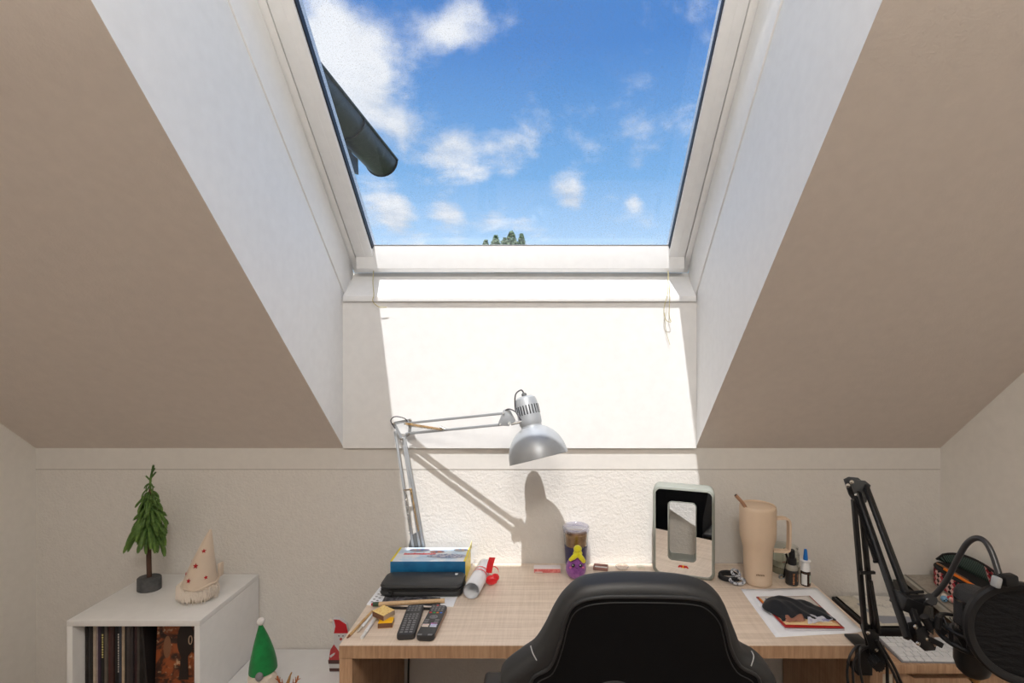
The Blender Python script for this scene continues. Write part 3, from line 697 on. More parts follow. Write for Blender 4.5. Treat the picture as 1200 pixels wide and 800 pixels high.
for k in range(-4, 7):
    th_ = R(-90+k*15); d = Vector((math.cos(th_), math.sin(th_), 0)); d = (d-ax*d.dot(ax)).normalized(); c = cen+d*.0432
    tl = ax.cross(d).normalized(); mm = Matrix((tl, d, -ax)).transposed().to_4x4(); mm.translation = c
    m.M = mm; m.box((0, 0, 0), (.0045, .004, .036), bev=.001)
m.build('vent_slots', black_plastic, hso)
MB().sph(RC-ax*.055, .030, (1, 1, 1.2)).build('bulb', pm('frosted_bulb', (0.8, .8, .78), .4), lamp)
m = MB(); gp = RC-ax*.256
m.tube(cat([gp, gp+Vector((-.010, -.01, .012)), gp+Vector((-.030, -.03, -.005)), gp+Vector((-.030, -.035, -.06)), Q(608, 488, HY-.045), Q(610, 492, HY-.04)], 8), .0028, 7)
dc = pm('dark_cable', (0.06, .055, .06), .5); m.build('cable', dc, lamp); m = MB()
m.tube(cat([Q(611, 492, HY-.04), Q(606, 484, HY-.02), Q(597, 479, HY-.012), Q(590, 482, HY)], 8), .0025, 7)
m.build('cable', dc, lamp); m = MB()
m.tube(cat([Q(463, 502, 2.05), Q(458, 493, 2.05), Q(463, 488, 2.05), Q(474, 490, 2.05), Q(478, 495, 2.05)], 8), .0022, 7)
m.build('cable', dc, lamp)

# ================================================================== BLUE GAME BOX
bx0, bx1, by0, by1, bz = -.607, -.315, 1.927, 2.060, DZ+.08
box_blue = pm('blue_box_print', s(34, 112, 160), .35, var=(12, s(20, 92, 140), .4, .7)); box_pale = pm('pale_blue_box_print', s(196, 218, 238), .35, var=(14, s(232, 236, 242), .4, .6)); box_yel = pm('yellow_box_print', s(238, 214, 50), .4); pale_yel = pm('inside_card_yellow', s(226, 218, 150), .7)
bo = thing('game_box', 'blue cardboard box with pale printed lid and yellow ends', 'box', ((bx0+bx1)/2, 2.0, DZ))
MB().b2(bx0, bx1, by0, by1, DZ, bz, bev=.001).build('carton', box_blue, bo)
MB().b2(bx0+.006, bx1-.006, by0+.001, by1-.001, bz-.0005, bz+.001).build('lid_print', box_pale, bo)
MB().b2(bx0-.001, bx0+.007, by0+.001, by1, bz-.0005, bz+.0012).build('edge_print', box_yel, bo)
MB().b2(bx1-.007, bx1+.001, by0+.001, by1, bz-.0005, bz+.0012).build('edge_print', box_yel, bo)
MB().b2(bx1, bx1+.001, by0+.001, by1, DZ+.002, bz).build('end_print', box_yel, bo)
m = MB(); m.prism([(by0+.01, bz+.001), (by1, bz+.001), (by1, bz+.028), (by1-.03, bz+.026), (by0+.055, bz+.010)], bx1+.004, bx1+.006, 'x'); m.build('open_flap', pale_yel, bo)
M0 = Matrix.Translation((0, 0, bz+.0012))
ovs = [(.30, .80, .085, .016, (150, 130, 125)), (.56, .66, .06, .012, (190, 120, 100)), (.88, .80, .06, .014, (150, 135, 120)), (.72, .36, .16, .026, (176, 176, 190))]
for i, (fx, fy, w, h, c) in enumerate(ovs):
    m = MB(M0); disc(m, (bx0+fx*(bx1-bx0), by0+fy*(by1-by0)), w/2, h/2+.006, .0004+.0002*i); m.build('picture_print', pm('oval_print_%d' % i, s(*c), .4, var=(90, s(90, 110, 150), .45, .6)), bo)
rp = pm('red_lettering', s(226, 44, 40), .4); m = MB(M0); xx = bx0+.035
for k in range(17):
    w = .0045+.003*((k*7) % 3)/2; m.b2(xx, xx+w, by0+.062, by0+.062+(.012 if k % 5 else .016), 0, .0005); xx += w+.0016
m.build('lettering', rp, bo)

# ================================================================== DESK THINGS, LEFT
zp = DZ+.0012
def sheet(quad, z0, z1, name, mat, parent, bev=0):
    MB().prism([(p.x, p.y) for p in quad], z0, z1, 'z').build(name, mat, parent)
pg = [P(429.5, 709, DZ), P(531, 711, DZ), P(537, 697, DZ), P(447, 686, DZ)]
mg = thing('magazine', 'thin black and white magazine lying under the black zip case', 'magazine', (pg[0]+pg[2])/2*1.0)
mg.location.z = DZ; BASE[mg.name] = mg.location.copy()
sheet(pg, DZ, DZ+.003, 'pages', paper, mg)
dkq = [P(447, 706, DZ+.003), P(516, 710.5, DZ+.003), P(516, 700, DZ+.003), P(452, 697, DZ+.003)]
sheet(dkq, DZ+.003, DZ+.0034, 'cover_print', pm('dark_grey_print', s(60, 60, 64), .5, var=(60, s(120, 120, 124), .45, .6)), mg)
m = MB()
for k in range(9):
    p = P(436+k*1.3+(k % 2)*5, 705-k*1.5, DZ+.003); m.box((p.x, p.y, DZ+.0034), (.008, .0035, .0006))
m.build('lettering', black_plastic, mg)

# black zip case
cx0, cx1, cy0, cy1 = -.612, -.307, 1.803, 1.918
zc0 = DZ+.0035
cs_ = thing('zip_case', 'black hard zip case in front of the blue box', 'case', ((cx0+cx1)/2, 1.86, zc0))
case_m = pm('black_case_fabric', (0.030, 0.032, 0.034), .42, bump=(500, .3, .0006))
def rr_prism(x0, x1, y0, y1, z0, z1, r, bev):
    pts = []
    for (cx, cy, a0) in ((x1-r, y1-r, 0), (x0+r, y1-r, 90), (x0+r, y0+r, 180), (x1-r, y0+r, 270)):
        for k in range(7): pts.append((cx+r*math.cos(R(a0+15*k)), cy+r*math.sin(R(a0+15*k))))
    bm = bmesh.new(); n_ = len(pts)
    lv = [(z0, bev), (z0+bev*.3, bev*.3), (z0+bev, 0), (z1-bev, 0), (z1-bev*.3, bev*.3), (z1, bev)]
    mx, my = (x0+x1)/2, (y0+y1)/2; hx, hy = (x1-x0)/2, (y1-y0)/2
    rings = [[bm.verts.new((mx+(p[0]-mx)*(hx-i_)/hx, my+(p[1]-my)*(hy-i_)/hy, z)) for p in pts] for z, i_ in lv]
    for a_, b_2 in zip(rings, rings[1:]):
        for k in range(n_): bm.faces.new((a_[k], a_[(k+1) % n_], b_2[(k+1) % n_], b_2[k]))
    bm.faces.new(list(reversed(rings[0]))); bm.faces.new(rings[-1]); return bm
MB().addbm(rr_prism(cx0, cx1, cy0, cy1, zc0, zc0+.021, .028, .009)).build('lower_shell', case_m, cs_)
MB().addbm(rr_prism(cx0, cx1, cy0, cy1, zc0+.0235, zc0+.046, .028, .012)).build('upper_shell', case_m, cs_)
MB().addbm(rr_prism(cx0+.002, cx1-.002, cy0+.002, cy1-.002, zc0+.019, zc0+.0255, .027, .001)).build('zip', pm('zip_tape', (.012, .012, .012), .7, bump=(900, 1, .001)), cs_)
m = MB(); m.box((cx0+.045, cy0-.003, zc0+.021), (.012, .006, .006), bev=.001); m.box((cx0+.052, cy0-.006, zc0+.014), (.006, .003, .018), rot=(0, .5, 0), bev=.001); m.build('zip_puller', black_metal, cs_)
m = MB(); M1 = Matrix.Translation((cx1-.035, cy1-.030, zc0+.0462)); m.M = M1; disc(m, (0, 0), .006, .007, 0, 12); m.box((.0, -.005, 0), (.006, .005, .0004)); m.box((-.004, .006, 0), (.003, .003, .0004)); m.box((.004, .006, 0), (.003, .003, .0004)); m.build('emblem', pm('white_print', (.8, .8, .8), .5), cs_)

# wooden stick with green end lying on the magazine
stick = thing('wooden_stick', 'pale wooden stick with green and red end before the zip case', 'stick', P(478, 706, DZ+.010))
a, b = P(444, 707.5, DZ+.0115), P(521, 703.5, DZ+.0115)
MB().cyl(a, b, .0072, seg=14).build('shaft', pm('light_beech', s(216, 184, 144), .5, var=(200, s(206, 172, 130))), stick)
d = (a-b).normalized(); MB().cyl(a, a+d*.020, .0075, .0072, 14).build('green_band', pm('dark_green_paint', s(52, 76, 52), .4), stick)
MB().cyl(a+d*.020, a+d*.026, .006, .004, 12).build('red_tip', pm('pinkish_red_paint', s(190, 50, 66), .4), stick)
# dark pen behind the remotes, lying at the magazine's front edge
pn = thing('black_pen', 'thin black pen at the front edge of the magazine behind the remotes', 'pen', P(480, 712.5, DZ))
a, b = P(455, 711.8, DZ+.005), P(512, 713, DZ+.005); MB().cyl(a, b, .0042, seg=12).build('barrel', black_plastic, pn); MB().cyl(b, b+(b-a).normalized()*.012, .004, .001, 12).build('tip', chrome, pn)

# matchboxes
match_top = pm('yellow_matchbox_print', s(244, 212, 136), .6, var=(160, s(214, 160, 84), .5, .7)); match_side = pm('matchbox_striker', s(120, 84, 62), .9, bump=(400, .5, .0005)); match_y = pm('bright_yellow_card', s(252, 190, 20), .5, var=(60, s(236, 130, 20), .6, .7)); card = pm('grey_card', s(176, 160, 146), .8)
def matchbox(c, a_, top, lab, z0, w=.052, l=.037, h=.0165):
    M = rotz((c.x, c.y, z0), a_); o = thing('matchbox', lab, 'matchbox', (c.x, c.y, z0), 'matchboxes on the desk')
    m_ = MB(M); m_.b2(-w/2, w/2, -l/2, l/2, h-.0006, h); m_.b2(-w/2, w/2, -l/2, l/2, 0, .0006); m_.build('sleeve', top, o)
    m_ = MB(M); m_.b2(-w/2, w/2, -l/2, -l/2+.0006, .0006, h-.0006); m_.b2(-w/2, w/2, l/2-.0006, l/2, .0006, h-.0006); m_.build('striker', match_side, o)
    MB(M).b2(-w/2+.001, w/2-.001, -l/2+.001, l/2-.001, .0008, h-.0008, bev=.0005).build('tray', card, o)
c = P(452.5, 726.5, DZ+.0165); matchbox(c, R(6), match_y, 'bright yellow matchbox, lower one beneath the pale one', DZ+.0001, .046, .034)
c = P(449.5, 715, DZ+.034); matchbox(c, R(-33), match_top, 'pale yellow matchbox lying on top of the bright one', DZ+.0168, .056, .046, .0175)

# pens at the left edge
tan = pm('tan_wood', s(214, 180, 128), .5, var=(60, s(190, 150, 96)))
a, b = P(407, 747, DZ+.004), P(436, 716, DZ+.004); d = (b-a).normalized()
o = thing('bamboo_pen', 'thin tan wooden pen nearest the left edge of the desk', 'pen', (a+b)/2)
o.location.z = DZ; BASE[o.name] = o.location.copy(); MB().cyl(a+d*.012, b, .0042, seg=12).build('barrel', tan, o); MB().cyl(a+d*.012, a, .0042, .002, 12).build('tip', pm('brown_tip', s(140, 86, 50), .5), o)
a, b = P(419, 740.5, DZ+.005), P(437, 719, DZ+.005); d = (b-a).normalized()
o = thing('silver_pen', 'silver and white pen with steel clip between two others', 'pen', (a+b)/2); o.location.z = DZ; BASE[o.name] = o.location.copy()
MB().cyl(a+d*.028, b, .0052, seg=14).build('barrel', pm('white_plastic', (.80, .80, .80), .35), o); MB().cyl(a, a+d*.030, .0030, .0050, 14).build('grip', chrome, o)
MB().bar(a+d*.05+Vector((0, 0, .0055)), b+Vector((0, 0, .0055)), .0015, .003).build('clip', chrome, o)
a, b = P(424, 747, DZ+.0055), P(441, 722, DZ+.0055); d = (b-a).normalized()
o = thing('white_pen', 'thick white felt pen left of the matchboxes', 'pen', (a+b)/2); o.location.z = DZ; BASE[o.name] = o.location.copy()
MB().cyl(a+d*.03, b, .0058, seg=16).build('barrel', MAT['white_plastic'], o); MB().cyl(a, a+d*.029, .0052, .0056, 16).build('cap', pm('off_white_cap', (.7, .7, .69), .4), o)

# remote controls
btn = pm('grey_rubber_buttons', (.22, .22, .23), .6); rem_m = pm('remote_plastic', (.035, .035, .037), .45); pale_side = pm('beige_side', s(170, 140, 116), .5)
def remote(pa, pb, w, lab, kind):
    """pa far end, pb near end of the middle line"""
    a_, b_2 = pa.xy, pb.xy; dv_ = (a_-b_2); ln = dv_.length; ang_ = math.atan2(dv_.y, dv_.x)-PI/2; c_ = (a_+b_2)/2
    M = rotz((c_.x, c_.y, DZ), ang_); o = thing('remote_control', lab, 'remote control', (c_.x, c_.y, DZ), 'remote controls')
    bm = rr_prism(-w/2, w/2, -ln/2, ln/2, .001, .021, .010 if kind == 1 else .014, .004); MB(M).addbm(bm).build('body', rem_m, o)
    zb = .0212; m_ = MB(M)
    if kind == 1:
        for r_ in range(13):
            if r_ in (3,): continue
            for c2 in range(3 if r_ > 6 else 4):
                n_ = 3 if r_ > 6 else 4; m_.box(((c2-(n_-1)/2)*w*(.26 if n_ == 3 else .2), ln/2-.014-r_*.0128, zb), (w*(.17 if n_ == 3 else .13), .0062, .0016), bev=.0004)
        tag(m_.build('buttons', btn, o), kind='stuff')
    else:
        for r_ in range(3):
            for c2 in range(4): m_.box(((c2-1.5)*w*.2, ln/2-.014-r_*.0115, zb), (w*.13, .007, .0016), bev=.0004)
        for r_ in (7, 8, 9, 14):
            for c2 in (-1, 1): m_.box((c2*w*.29, ln/2-.014-r_*.0118, zb), (w*.24, .0065, .0018), bev=.0004)
        tag(m_.build('buttons', btn, o), kind='stuff')
        for c2, col in enumerate(((220, 40, 40), (40, 170, 70), (230, 130, 30), (60, 120, 220))):
            m_ = MB(M); m_.box(((c2-1.5)*w*.21, ln/2-.052, zb), (w*.14, .0055, .002), bev=.0005); m_.build('colour_button', pm('button_%d' % c2, s(*col), .4), o)
        m_ = MB(M); m_.box((-w*.1, ln/2-.006, zb), (.007, .006, .002), bev=.0008); m_.build('power_button', pm('power_red', s(214, 50, 50), .4), o)
        m_ = MB(M); m_.lathe([(.0135, 0), (.0135, .002), (.009, .0025), (.0085, 0)], (0, ln/2-.079, zb-.0005), 24, sq=(1, .8)); m_.lathe([(0, .002), (.006, .002), (.006, 0)], (0, ln/2-.079, zb-.0005), 16); m_.build('ring_button', btn, o)
        for c2, (cx_, yy_, col) in enumerate(((-.22, .124, (232, 210, 206)), (.22, .124, (206, 206, 240)), (-.22, .133, (236, 224, 210)), (.22, .133, (214, 220, 238)), (.20, .1165, (214, 120, 200)))):
            m_ = MB(M); m_.box((cx_*w*1.05, ln/2-yy_, zb), (w*.38, .0065 if c2 < 4 else .003, .0018), bev=.0004); m_.build('channel_button', pm('channel_%d' % c2, s(*col), .4), o)
        m_ = MB(M); m_.b2(w/2-.0008, w/2+.0006, -ln/2+.016, ln/2-.014, .004, .014); m_.build('side_strip', pale_side, o)
remote(P(487.5, 708, DZ+.02), P(475, 743, DZ+.02), .056, 'plain black remote control with rows of grey buttons', 1)
remote(P(515.5, 708.5, DZ+.02), P(497.5, 744.5, DZ+.02), .056, 'black remote control with coloured buttons', 2)

# rolled paper with red ribbons
a, b = P(552.5, 692, DZ+.031), P(569, 663, DZ+.031); d = (b-a).normalized()
o = thing('paper_scroll', 'white rolled paper tied with red ribbon beside the blue box', 'scroll', (a.x, a.y, DZ))
m = MB(); pr = []; xr = Vector((0, 0, 1)).cross(d).normalized(); yr = d.cross(xr)
nn = 60; ringa = []; 
for k in range(nn+1):
    an = 2*PI*2.3*k/nn-1.2; rr_ = .0305-.0028*k/nn*1.0; ringa.append((xr*math.cos(an)+yr*math.sin(an))*rr_)
vs = [a+r_ for r_ in ringa]+[b+r_ for r_ in ringa]; vs2 = [a+r_*.975 for r_ in ringa]+[b+r_*.975 for r_ in ringa]; n1_ = nn+1
m.add(vs, [(k, k+1, n1_+k+1, n1_+k) for k in range(nn)]); m.add(vs2, [(k, k+1, n1_+k+1, n1_+k) for k in range(nn)])
m.build('rolled_sheet', paper, o, fix=False)
rib = pm('red_satin_ribbon', s(228, 18, 30), .4, sheen=.4)
for tpos in (.52, .63):
    c_ = a.lerp(b, tpos); m = MB()
    for k in range(32):
        a0 = 2*PI*k/32; a1 = 2*PI*(k+1)/32; r0 = .0318
        p0 = c_+(xr*math.cos(a0)+yr*math.sin(a0))*r0; p1 = c_+(xr*math.cos(a1)+yr*math.sin(a1))*r0
        m.add([p0-d*.003, p1-d*.003, p1+d*.003, p0+d*.003], [(0, 1, 2, 3)])
    m.build('ribbon_band', rib, o, fix=False)
kc = a.lerp(b, .58)+Vector((.034, -.002, .012))
def ribbon(pts, w, wdir, nm):
    pts = cat(pts, 8); wd = Vector(wdir).normalized(); vs = []
    for p in pts: vs += [p-wd*w/2, p+wd*w/2]
    MB().add(vs, [(2*k, 2*k+1, 2*k+3, 2*k+2) for k in range(len(pts)-1)]).build(nm, rib, o, fix=False)
y_ = kc.y
ribbon([kc, kc+Vector((.006, 0, .032)), kc+Vector((.014, 0, .060))], .024, (1, .2, -.15), 'ribbon_tail')
ribbon([kc, kc+Vector((.018, .01, .020)), kc+Vector((.034, .01, .010)), kc+Vector((.036, .01, -.008)), kc+Vector((.020, 0, -.012))], .006, (.2, 1, .3), 'ribbon_loop')
m = MB(); bc_ = kc+Vector((.012, -.012, -.022))
m.sph(bc_, .022, (1.1, .6, .85), 10, 6); m.sph(bc_+Vector((.014, .004, .008)), .016, (1, .6, 1), 8, 5); m.build('ribbon_bow', rib, o, smooth=False)

# flat red-white box near the wall
q0, q1 = P(625.5, 671, DZ), P(657, 671, DZ)
o = thing('pink_box', 'slim pink and white box lying near the wall', 'box', (q0+q1)/2)
MB().b2(q0.x, q1.x, q0.y, q0.y+.035, DZ, DZ+.017, bev=.001).build('carton', pm('white_card', s(236, 226, 224), .5), o)
MB().b2(q0.x+.001, q1.x-.001, q0.y-.0006, q0.y+.001, DZ+.001, DZ+.0155).build('pink_print', pm('pink_red_print', s(216, 110, 108), .5, var=(70, s(232, 150, 146), .45, .65)), o)
m = MB(); m.b2(q0.x+.005, q0.x+.035, q0.y-.0010, q0.y, DZ+.002, DZ+.005); m.build('label_print', MAT['white_card'], o)

# tumbler with clear lid
ux, uy = (675-640)*2.04/580, 2.040
o = thing('travel_cup', 'dark blue cup with clear walled rim and gold-brown band', 'cup', (ux, uy, DZ))
m = MB(); m.lathe([(0, 0), (.038, 0), (.041, .003), (.047, .095), (.049, .100), (.040, .102), (0, .102)], (ux, uy, DZ), 40); m.build('lower_body', pm('navy_plastic', s(52, 48, 92), .35), o)
m = MB(); m.lathe([(.0, .103), (.0435, .103), (.0455, .150), (.0435, .150), (.0415, .106), (0, .106)], (ux, uy, DZ), 40); m.build('inner_liner', pm('bronze_liner', s(168, 130, 84), .35, .5, var=(16, s(120, 86, 50))), o)
m = MB(); m.lathe([(.0485, .1), (.0535, .160), (.052, .160), (.0472, .102)], (ux, uy, DZ), 40); m.build('clear_wall', glass, o)
m = MB(); m.lathe([(.050, .160), (.0555, .162), (.0565, .168), (.0555, .176), (.0525, .178), (.050, .176), (.048, .168), (0, .167), (0, .164), (.050, .164), (.050, .160)], (ux, uy, DZ), 40); m.build('lid', thin_glass('lavender_clear_plastic', (.90, .90, .97), 2.5), o)

# purple plush
vx, vy = (675-640)*1.962/580, 1.957
plush = pm('purple_plush', s(124, 62, 140), .95, bump=(420, .8, .0015), sheen=.5, var=(60, s(150, 84, 164)))
yplush = pm('yellow_plush', s(222, 214, 34), .95, bump=(420, .8, .0015), sheen=.4)
o = thing('plush_toy', 'purple aubergine-shaped plush with yellow hair in front of the cup', 'plush', (vx, vy, DZ))
bm = bmesh.new(); bmesh.ops.create_uvsphere(bm, u_segments=24, v_segments=18, radius=1)
for v_ in bm.verts:
    z = v_.co.z; w_ = .046*(1-.26*(z+1)/2-.18*max(0, z)**2); v_.co = Vector((vx+v_.co.x*w_+.002*z, vy+v_.co.y*w_*.78, DZ+.050+z*.050))
MB().addbm(bm).build('body', plush, o)
m = MB(); m.sph((vx+.006, vy-.006, DZ+.119), .0155, (1.05, 1, .95)); m.sph((vx+.006, vy-.006, DZ+.102), .0155, (1.2, 1, .9))
m.tube(cat([(vx+.004, vy-.016, DZ+.102), (vx-.012, vy-.024, DZ+.094), (vx-.026, vy-.022, DZ+.082)], 4), [.010]*5+[.0085, .0075, .007, .006], 10)
m.tube(cat([(vx+.008, vy-.016, DZ+.102), (vx+.020, vy-.022, DZ+.090), (vx+.031, vy-.018, DZ+.074)], 4), [.010]*5+[.0095, .009, .008, .007], 10)
m.build('hair', yplush, o)
for dx, w in ((-.013, .0065), (.016, .006)):
    e = MB().sph((vx+dx, vy-.0335, DZ+.066), w, (1.05, .45, 1.1), 12, 8).build('eye', pm('eye_black', (.01, .01, .012), .2), o)
    MB().sph((vx+dx-.002, vy-.0362, DZ+.069), .002, (1, .4, 1), 8, 6).build('eye_glint', pm('eye_white', (.9, .9, .9), .3), e)
MB().tube([(vx+.001+.004*math.cos(PI+PI*k/6), vy-.0345, DZ+.059+.003*math.sin(PI+PI*k/6)) for k in range(7)], .0008, 5).build('mouth', MAT['eye_black'], o)
for dx in (-.024, .026): MB().sph((vx+dx, vy-.0285, DZ+.056), .005, (1, .35, .8), 10, 6).build('cheek', pm('pink_plush', s(206, 110, 150), .9), o)

# small clear things between the cup and the mirror
p0 = P(704, 666, DZ); o = thing('clear_tray', 'tiny pale tray with brownish red rim right of the cup', 'tray', (p0.x, p0.y, DZ)); M = rotz((p0.x, p0.y, DZ), R(-12))
m = MB(M); m.b2(-.026, .026, -.016, .016, 0, .003, bev=.001); m.build('base', pm('white_insert', (.78, .78, .76), .5), o)
for x0, x1, y0, y1 in ((-.030, -.027, -.019, .019), (.027, .030, -.019, .019), (-.027, .027, .016, .019), (-.027, .027, -.019, -.016)): MB(M).b2(x0, x1, y0, y1, 0, .012, bev=.0008).build('rim', pm('dark_red_plastic', s(150, 110, 102), .3), o)
p0 = P(729, 666, DZ); o = thing('clear_dish', 'little round clear dish halfway between cup and mirror', 'dish', (p0.x, p0.y, DZ))
m = MB(); m.lathe([(0, .002), (.020, .002), (.026, .010), (.028, .010), (.022, 0), (0, 0)], (p0.x, p0.y, DZ), 28); m.build('bowl', thin_glass('pinkish_clear', (.93, .90, .89), 3), o)
p0 = P(752, 664, DZ); o = thing('paper_tag', 'small pale paper tag just left of the mirror', 'paper', (p0.x, p0.y, DZ)); m = MB(rotz((p0.x, p0.y, DZ), R(8))); m.b2(-.022, .010, -.014, .016, 0, .0025); m.b2(-.018, .006, -.011, .012, .0025, .005); m.build('slips', pm('cream_paper', s(226, 220, 204), .8), o)

# ================================================================== ILLUMINATED STYLE MIRROR
fl, frn = Vector((.430, 1.996, 0)), Vector((.657, 1.926, 0)); W_ = (frn-fl).length; ang_m = math.atan2(frn.y-fl.y, frn.x-fl.x)
M = rotz((fl.x, fl.y, DZ), ang_m); H_ = .357; T_ = .075
o = thing('table_mirror', 'upright grey framed mirror with oblong hole, a red and yellow emblem below', 'mirror', (fl.x, fl.y, DZ))
fg = pm('grey_green_plastic', s(138, 141, 133), .5)
def rrect(x0, x1, z0, z1, r, k=6):
    pts = []
    for (cx_, cz_, a0) in ((x1-r, z1-r, 0), (x0+r, z1-r, 90), (x0+r, z0+r, 180), (x1-r, z0+r, 270)):
        for j in range(k+1): pts.append((cx_+r*math.cos(R(a0+90*j/k)), cz_+r*math.sin(R(a0+90*j/k))))
    return pts
def ring_prism(outer, inner, y0, y1, M_, bo=0.0, bi=0.0):
    """tube-shaped solid between two outlines with the same point count; y0 front, y1 back"""
    n_ = len(outer); cx_ = sum(p[0] for p in outer)/n_; cz_ = sum(p[1] for p in outer)/n_; mb_ = MB(M_); vs_ = []
    def sc(pts, d_):
        hx_ = max(abs(p[0]-cx_) for p in pts); hz_ = max(abs(p[1]-cz_) for p in pts)
        return [(cx_+(p[0]-cx_)*(hx_-d_)/hx_, cz_+(p[1]-cz_)*(hz_-d_)/hz_) for p in pts]
    loops = [(inner, 0, y1), (outer, bo, y1), (outer, bo*.3, y1-bo*.3), (outer, 0, y1-bo), (outer, 0, y0+bo), (outer, bo*.3, y0+bo*.3), (outer, bo, y0), (inner, 0, y0)]
    for pts, d_, y in loops: vs_ += [(p[0], y, p[1]) for p in sc(pts, d_)]
    m_ = len(loops); fs_ = []
    for a_ in range(m_):
        b_2 = (a_+1) % m_
        for k in range(n_): fs_.append((a_*n_+k, a_*n_+(k+1) % n_, b_2*n_+(k+1) % n_, b_2*n_+k))
    return mb_.add(vs_, fs_)
out = rrect(0, W_, 0, H_, .026); inn_ = rrect(.011, W_-.011, .011, H_-.011, .018)
hx0, hx1, hz0, hz1 = .062, .165, .068, .296
hole = rrect(hx0, hx1, hz0, hz1, .014); hole_o = rrect(hx0-.0035, hx1+.0035, hz0-.0035, hz1+.0035, .017)
ring_prism(out, inn_, 0, T_, M, .010).build('frame', fg, o)
mirror_m = pm('mirror_glass', (0.86, 0.86, 0.85), .015, 1.0); mirror_m.node_tree.nodes['Principled BSDF'].inputs['Base Color'].links and None
ring_prism(inn_, hole_o, .004, .008, M).build('mirror_plate', mirror_m, o, ang=20)
ring_prism(hole_o, hole, .003, T_-.004, M).build('hole_sleeve', fg, o)
ring_prism(inn_, hole_o, T_-.012, T_-.006, M).build('back_plate', fg, o)
er = pm('emblem_red', s(206, 24, 22), .5); ey = pm('emblem_yellow', s(250, 190, 20), .5)
ME = M @ Matrix.Translation((.118, .0036, .043)) @ Matrix.Rotation(R(90), 4, 'X')
m = MB(ME); disc(m, (0, 0), .006, .006, 0, 20); m.build('emblem_disc', ey, o)
for sg in (-1, 1):
    bull = [(.001, -.003), (.0025, .0035), (.006, .0055), (.010, .0045), (.014, .0052), (.018, .001), (.022, -.005), (.017, -.003), (.0165, -.0068), (.014, -.0035), (.009, -.0025), (.007, -.0062), (.0055, -.0028)]
    m = MB(ME); pl = [(sg*x_, z_) for x_, z_ in bull]; m.prism(pl, .0001, .0007, 'z'); m.build('emblem_bull', er, o)



# ================================================================== DESK THINGS, RIGHT
# hair ties
p0 = P(856, 679, DZ); o = thing('hair_tie', 'black coiled hair tie beside the big beige tumbler', 'hair tie', (p0.x, p0.y, DZ))
def torus(mb, c, R_, r, sq=1, tilt=(0, 0, 0), n=40, seg=8, wob=0, k=9):
    E_ = Euler(tilt).to_matrix(); mb.tube([Vector(c)+E_ @ Vector((R_*math.cos(2*PI*i/n), R_*sq*math.sin(2*PI*i/n), wob*math.sin(2*PI*i*k/n))) for i in range(n)], r, seg, closed=True)
m = MB(); torus(m, (p0.x-.002, p0.y+.008, DZ+.007), .036, .0065, .8); torus(m, (p0.x-.006, p0.y+.004, DZ+.017), .034, .0055, .8, (.06, 0, 0)); m.build('loop', pm('black_elastic', (.02, .02, .022), .8, bump=(300, 1, .001)), o)
p1 = P(862, 682, DZ); o = thing('bead_bracelet', 'white and grey twisted bracelet lying over the black hair tie', 'bracelet', (p1.x, p1.y, DZ))
chain = pm('white_grey_cord', s(206, 208, 212), .7, bump=(200, 1, .002), var=(120, s(80, 84, 96), .48, .58))
m = MB(); torus(m, (p1.x+.002, p1.y-.012, DZ+.012), .027, .0055, .72, (.20, 0, 0), 48, 8, .0012, 12); torus(m, (p1.x+.006, p1.y+.014, DZ+.030), .018, .005, .8, (.55, .2, .3), 40, 8, .001, 10); m.build('cord', chain, o)

# big beige tumbler
bx, by = (888-640)*1.925/580, 1.925
beige = pm('sand_powder_coat', s(218, 194, 168), .55, bump=(500, .15, .0004)); o = thing('handled_tumbler', 'large beige tumbler with side handle and drinking straw', 'tumbler', (bx, by, DZ))
TH = .302
m = MB(); m.lathe([(0, 0), (.046, 0), (.050, .004), (.051, .012), (.054, .135), (.058, .150), (.0655, .178), (.067, .20), (.0675, TH-.012), (.0668, TH-.004), (.064, TH), (.062, TH-.002), (.062, TH-.012), (0, TH-.012)], (bx, by, DZ), 56); m.build('cup_body', beige, o)
m = MB(); m.lathe([(0, TH-.011), (.0615, TH-.011), (.0615, TH-.006), (.058, TH-.004), (0, TH-.004)], (bx, by, DZ), 48); m.build('lid', beige, o)
hx = bx+.064; m = MB()
hp_ = cat([(hx-.004, by-.012, DZ+TH-.048), (hx+.030, by-.016, DZ+TH-.046), (hx+.047, by-.018, DZ+TH-.056), (hx+.049, by-.018, DZ+TH-.10), (hx+.047, by-.018, DZ+TH-.155), (hx+.038, by-.017, DZ+TH-.172), (hx-.012, by-.012, DZ+TH-.172)], 6)
for a_, b_2 in zip(hp_, hp_[1:]): m.bar(a_, b_2+(b_2-a_)*.15, .024, .008, up=(1, 0, .001) if abs((b_2-a_).z) > abs((b_2-a_).x) else (0, 0, 1))
m = MB(); vs_ = []
for i, p in enumerate(hp_):
    t_ = (hp_[min(i+1, len(hp_)-1)]-hp_[max(i-1, 0)]).normalized(); nn_ = t_.cross(Vector((0, 1, 0))).normalized(); w_ = Vector((0, 1, 0))
    for sx_, sy_ in ((-.012, -.004), (.012, -.004), (.012, .004), (-.012, .004)): vs_.append(p+w_*sx_+nn_*sy_)
n_ = len(hp_); m.add(vs_, [(4*i+k, 4*i+(k+1) % 4, 4*i+4+(k+1) % 4, 4*i+4+k) for i in range(n_-1) for k in range(4)]+[(0, 1, 2, 3), (4*n_-1, 4*n_-2, 4*n_-3, 4*n_-4)])
m.build('handle', beige, o)
sp0 = Q(875, 606, by-.02)
m = MB(); m.tube(cat([sp0+Vector((0, 0, -.03)), sp0+Vector((0, 0, .012)), Q(875, 598, by-.02), Q(871, 590, by-.02), Q(862, 580, by-.02)], 6), .0068, 12); st = m.build('straw', pm('brown_straw', s(176, 134, 106), .4), o)
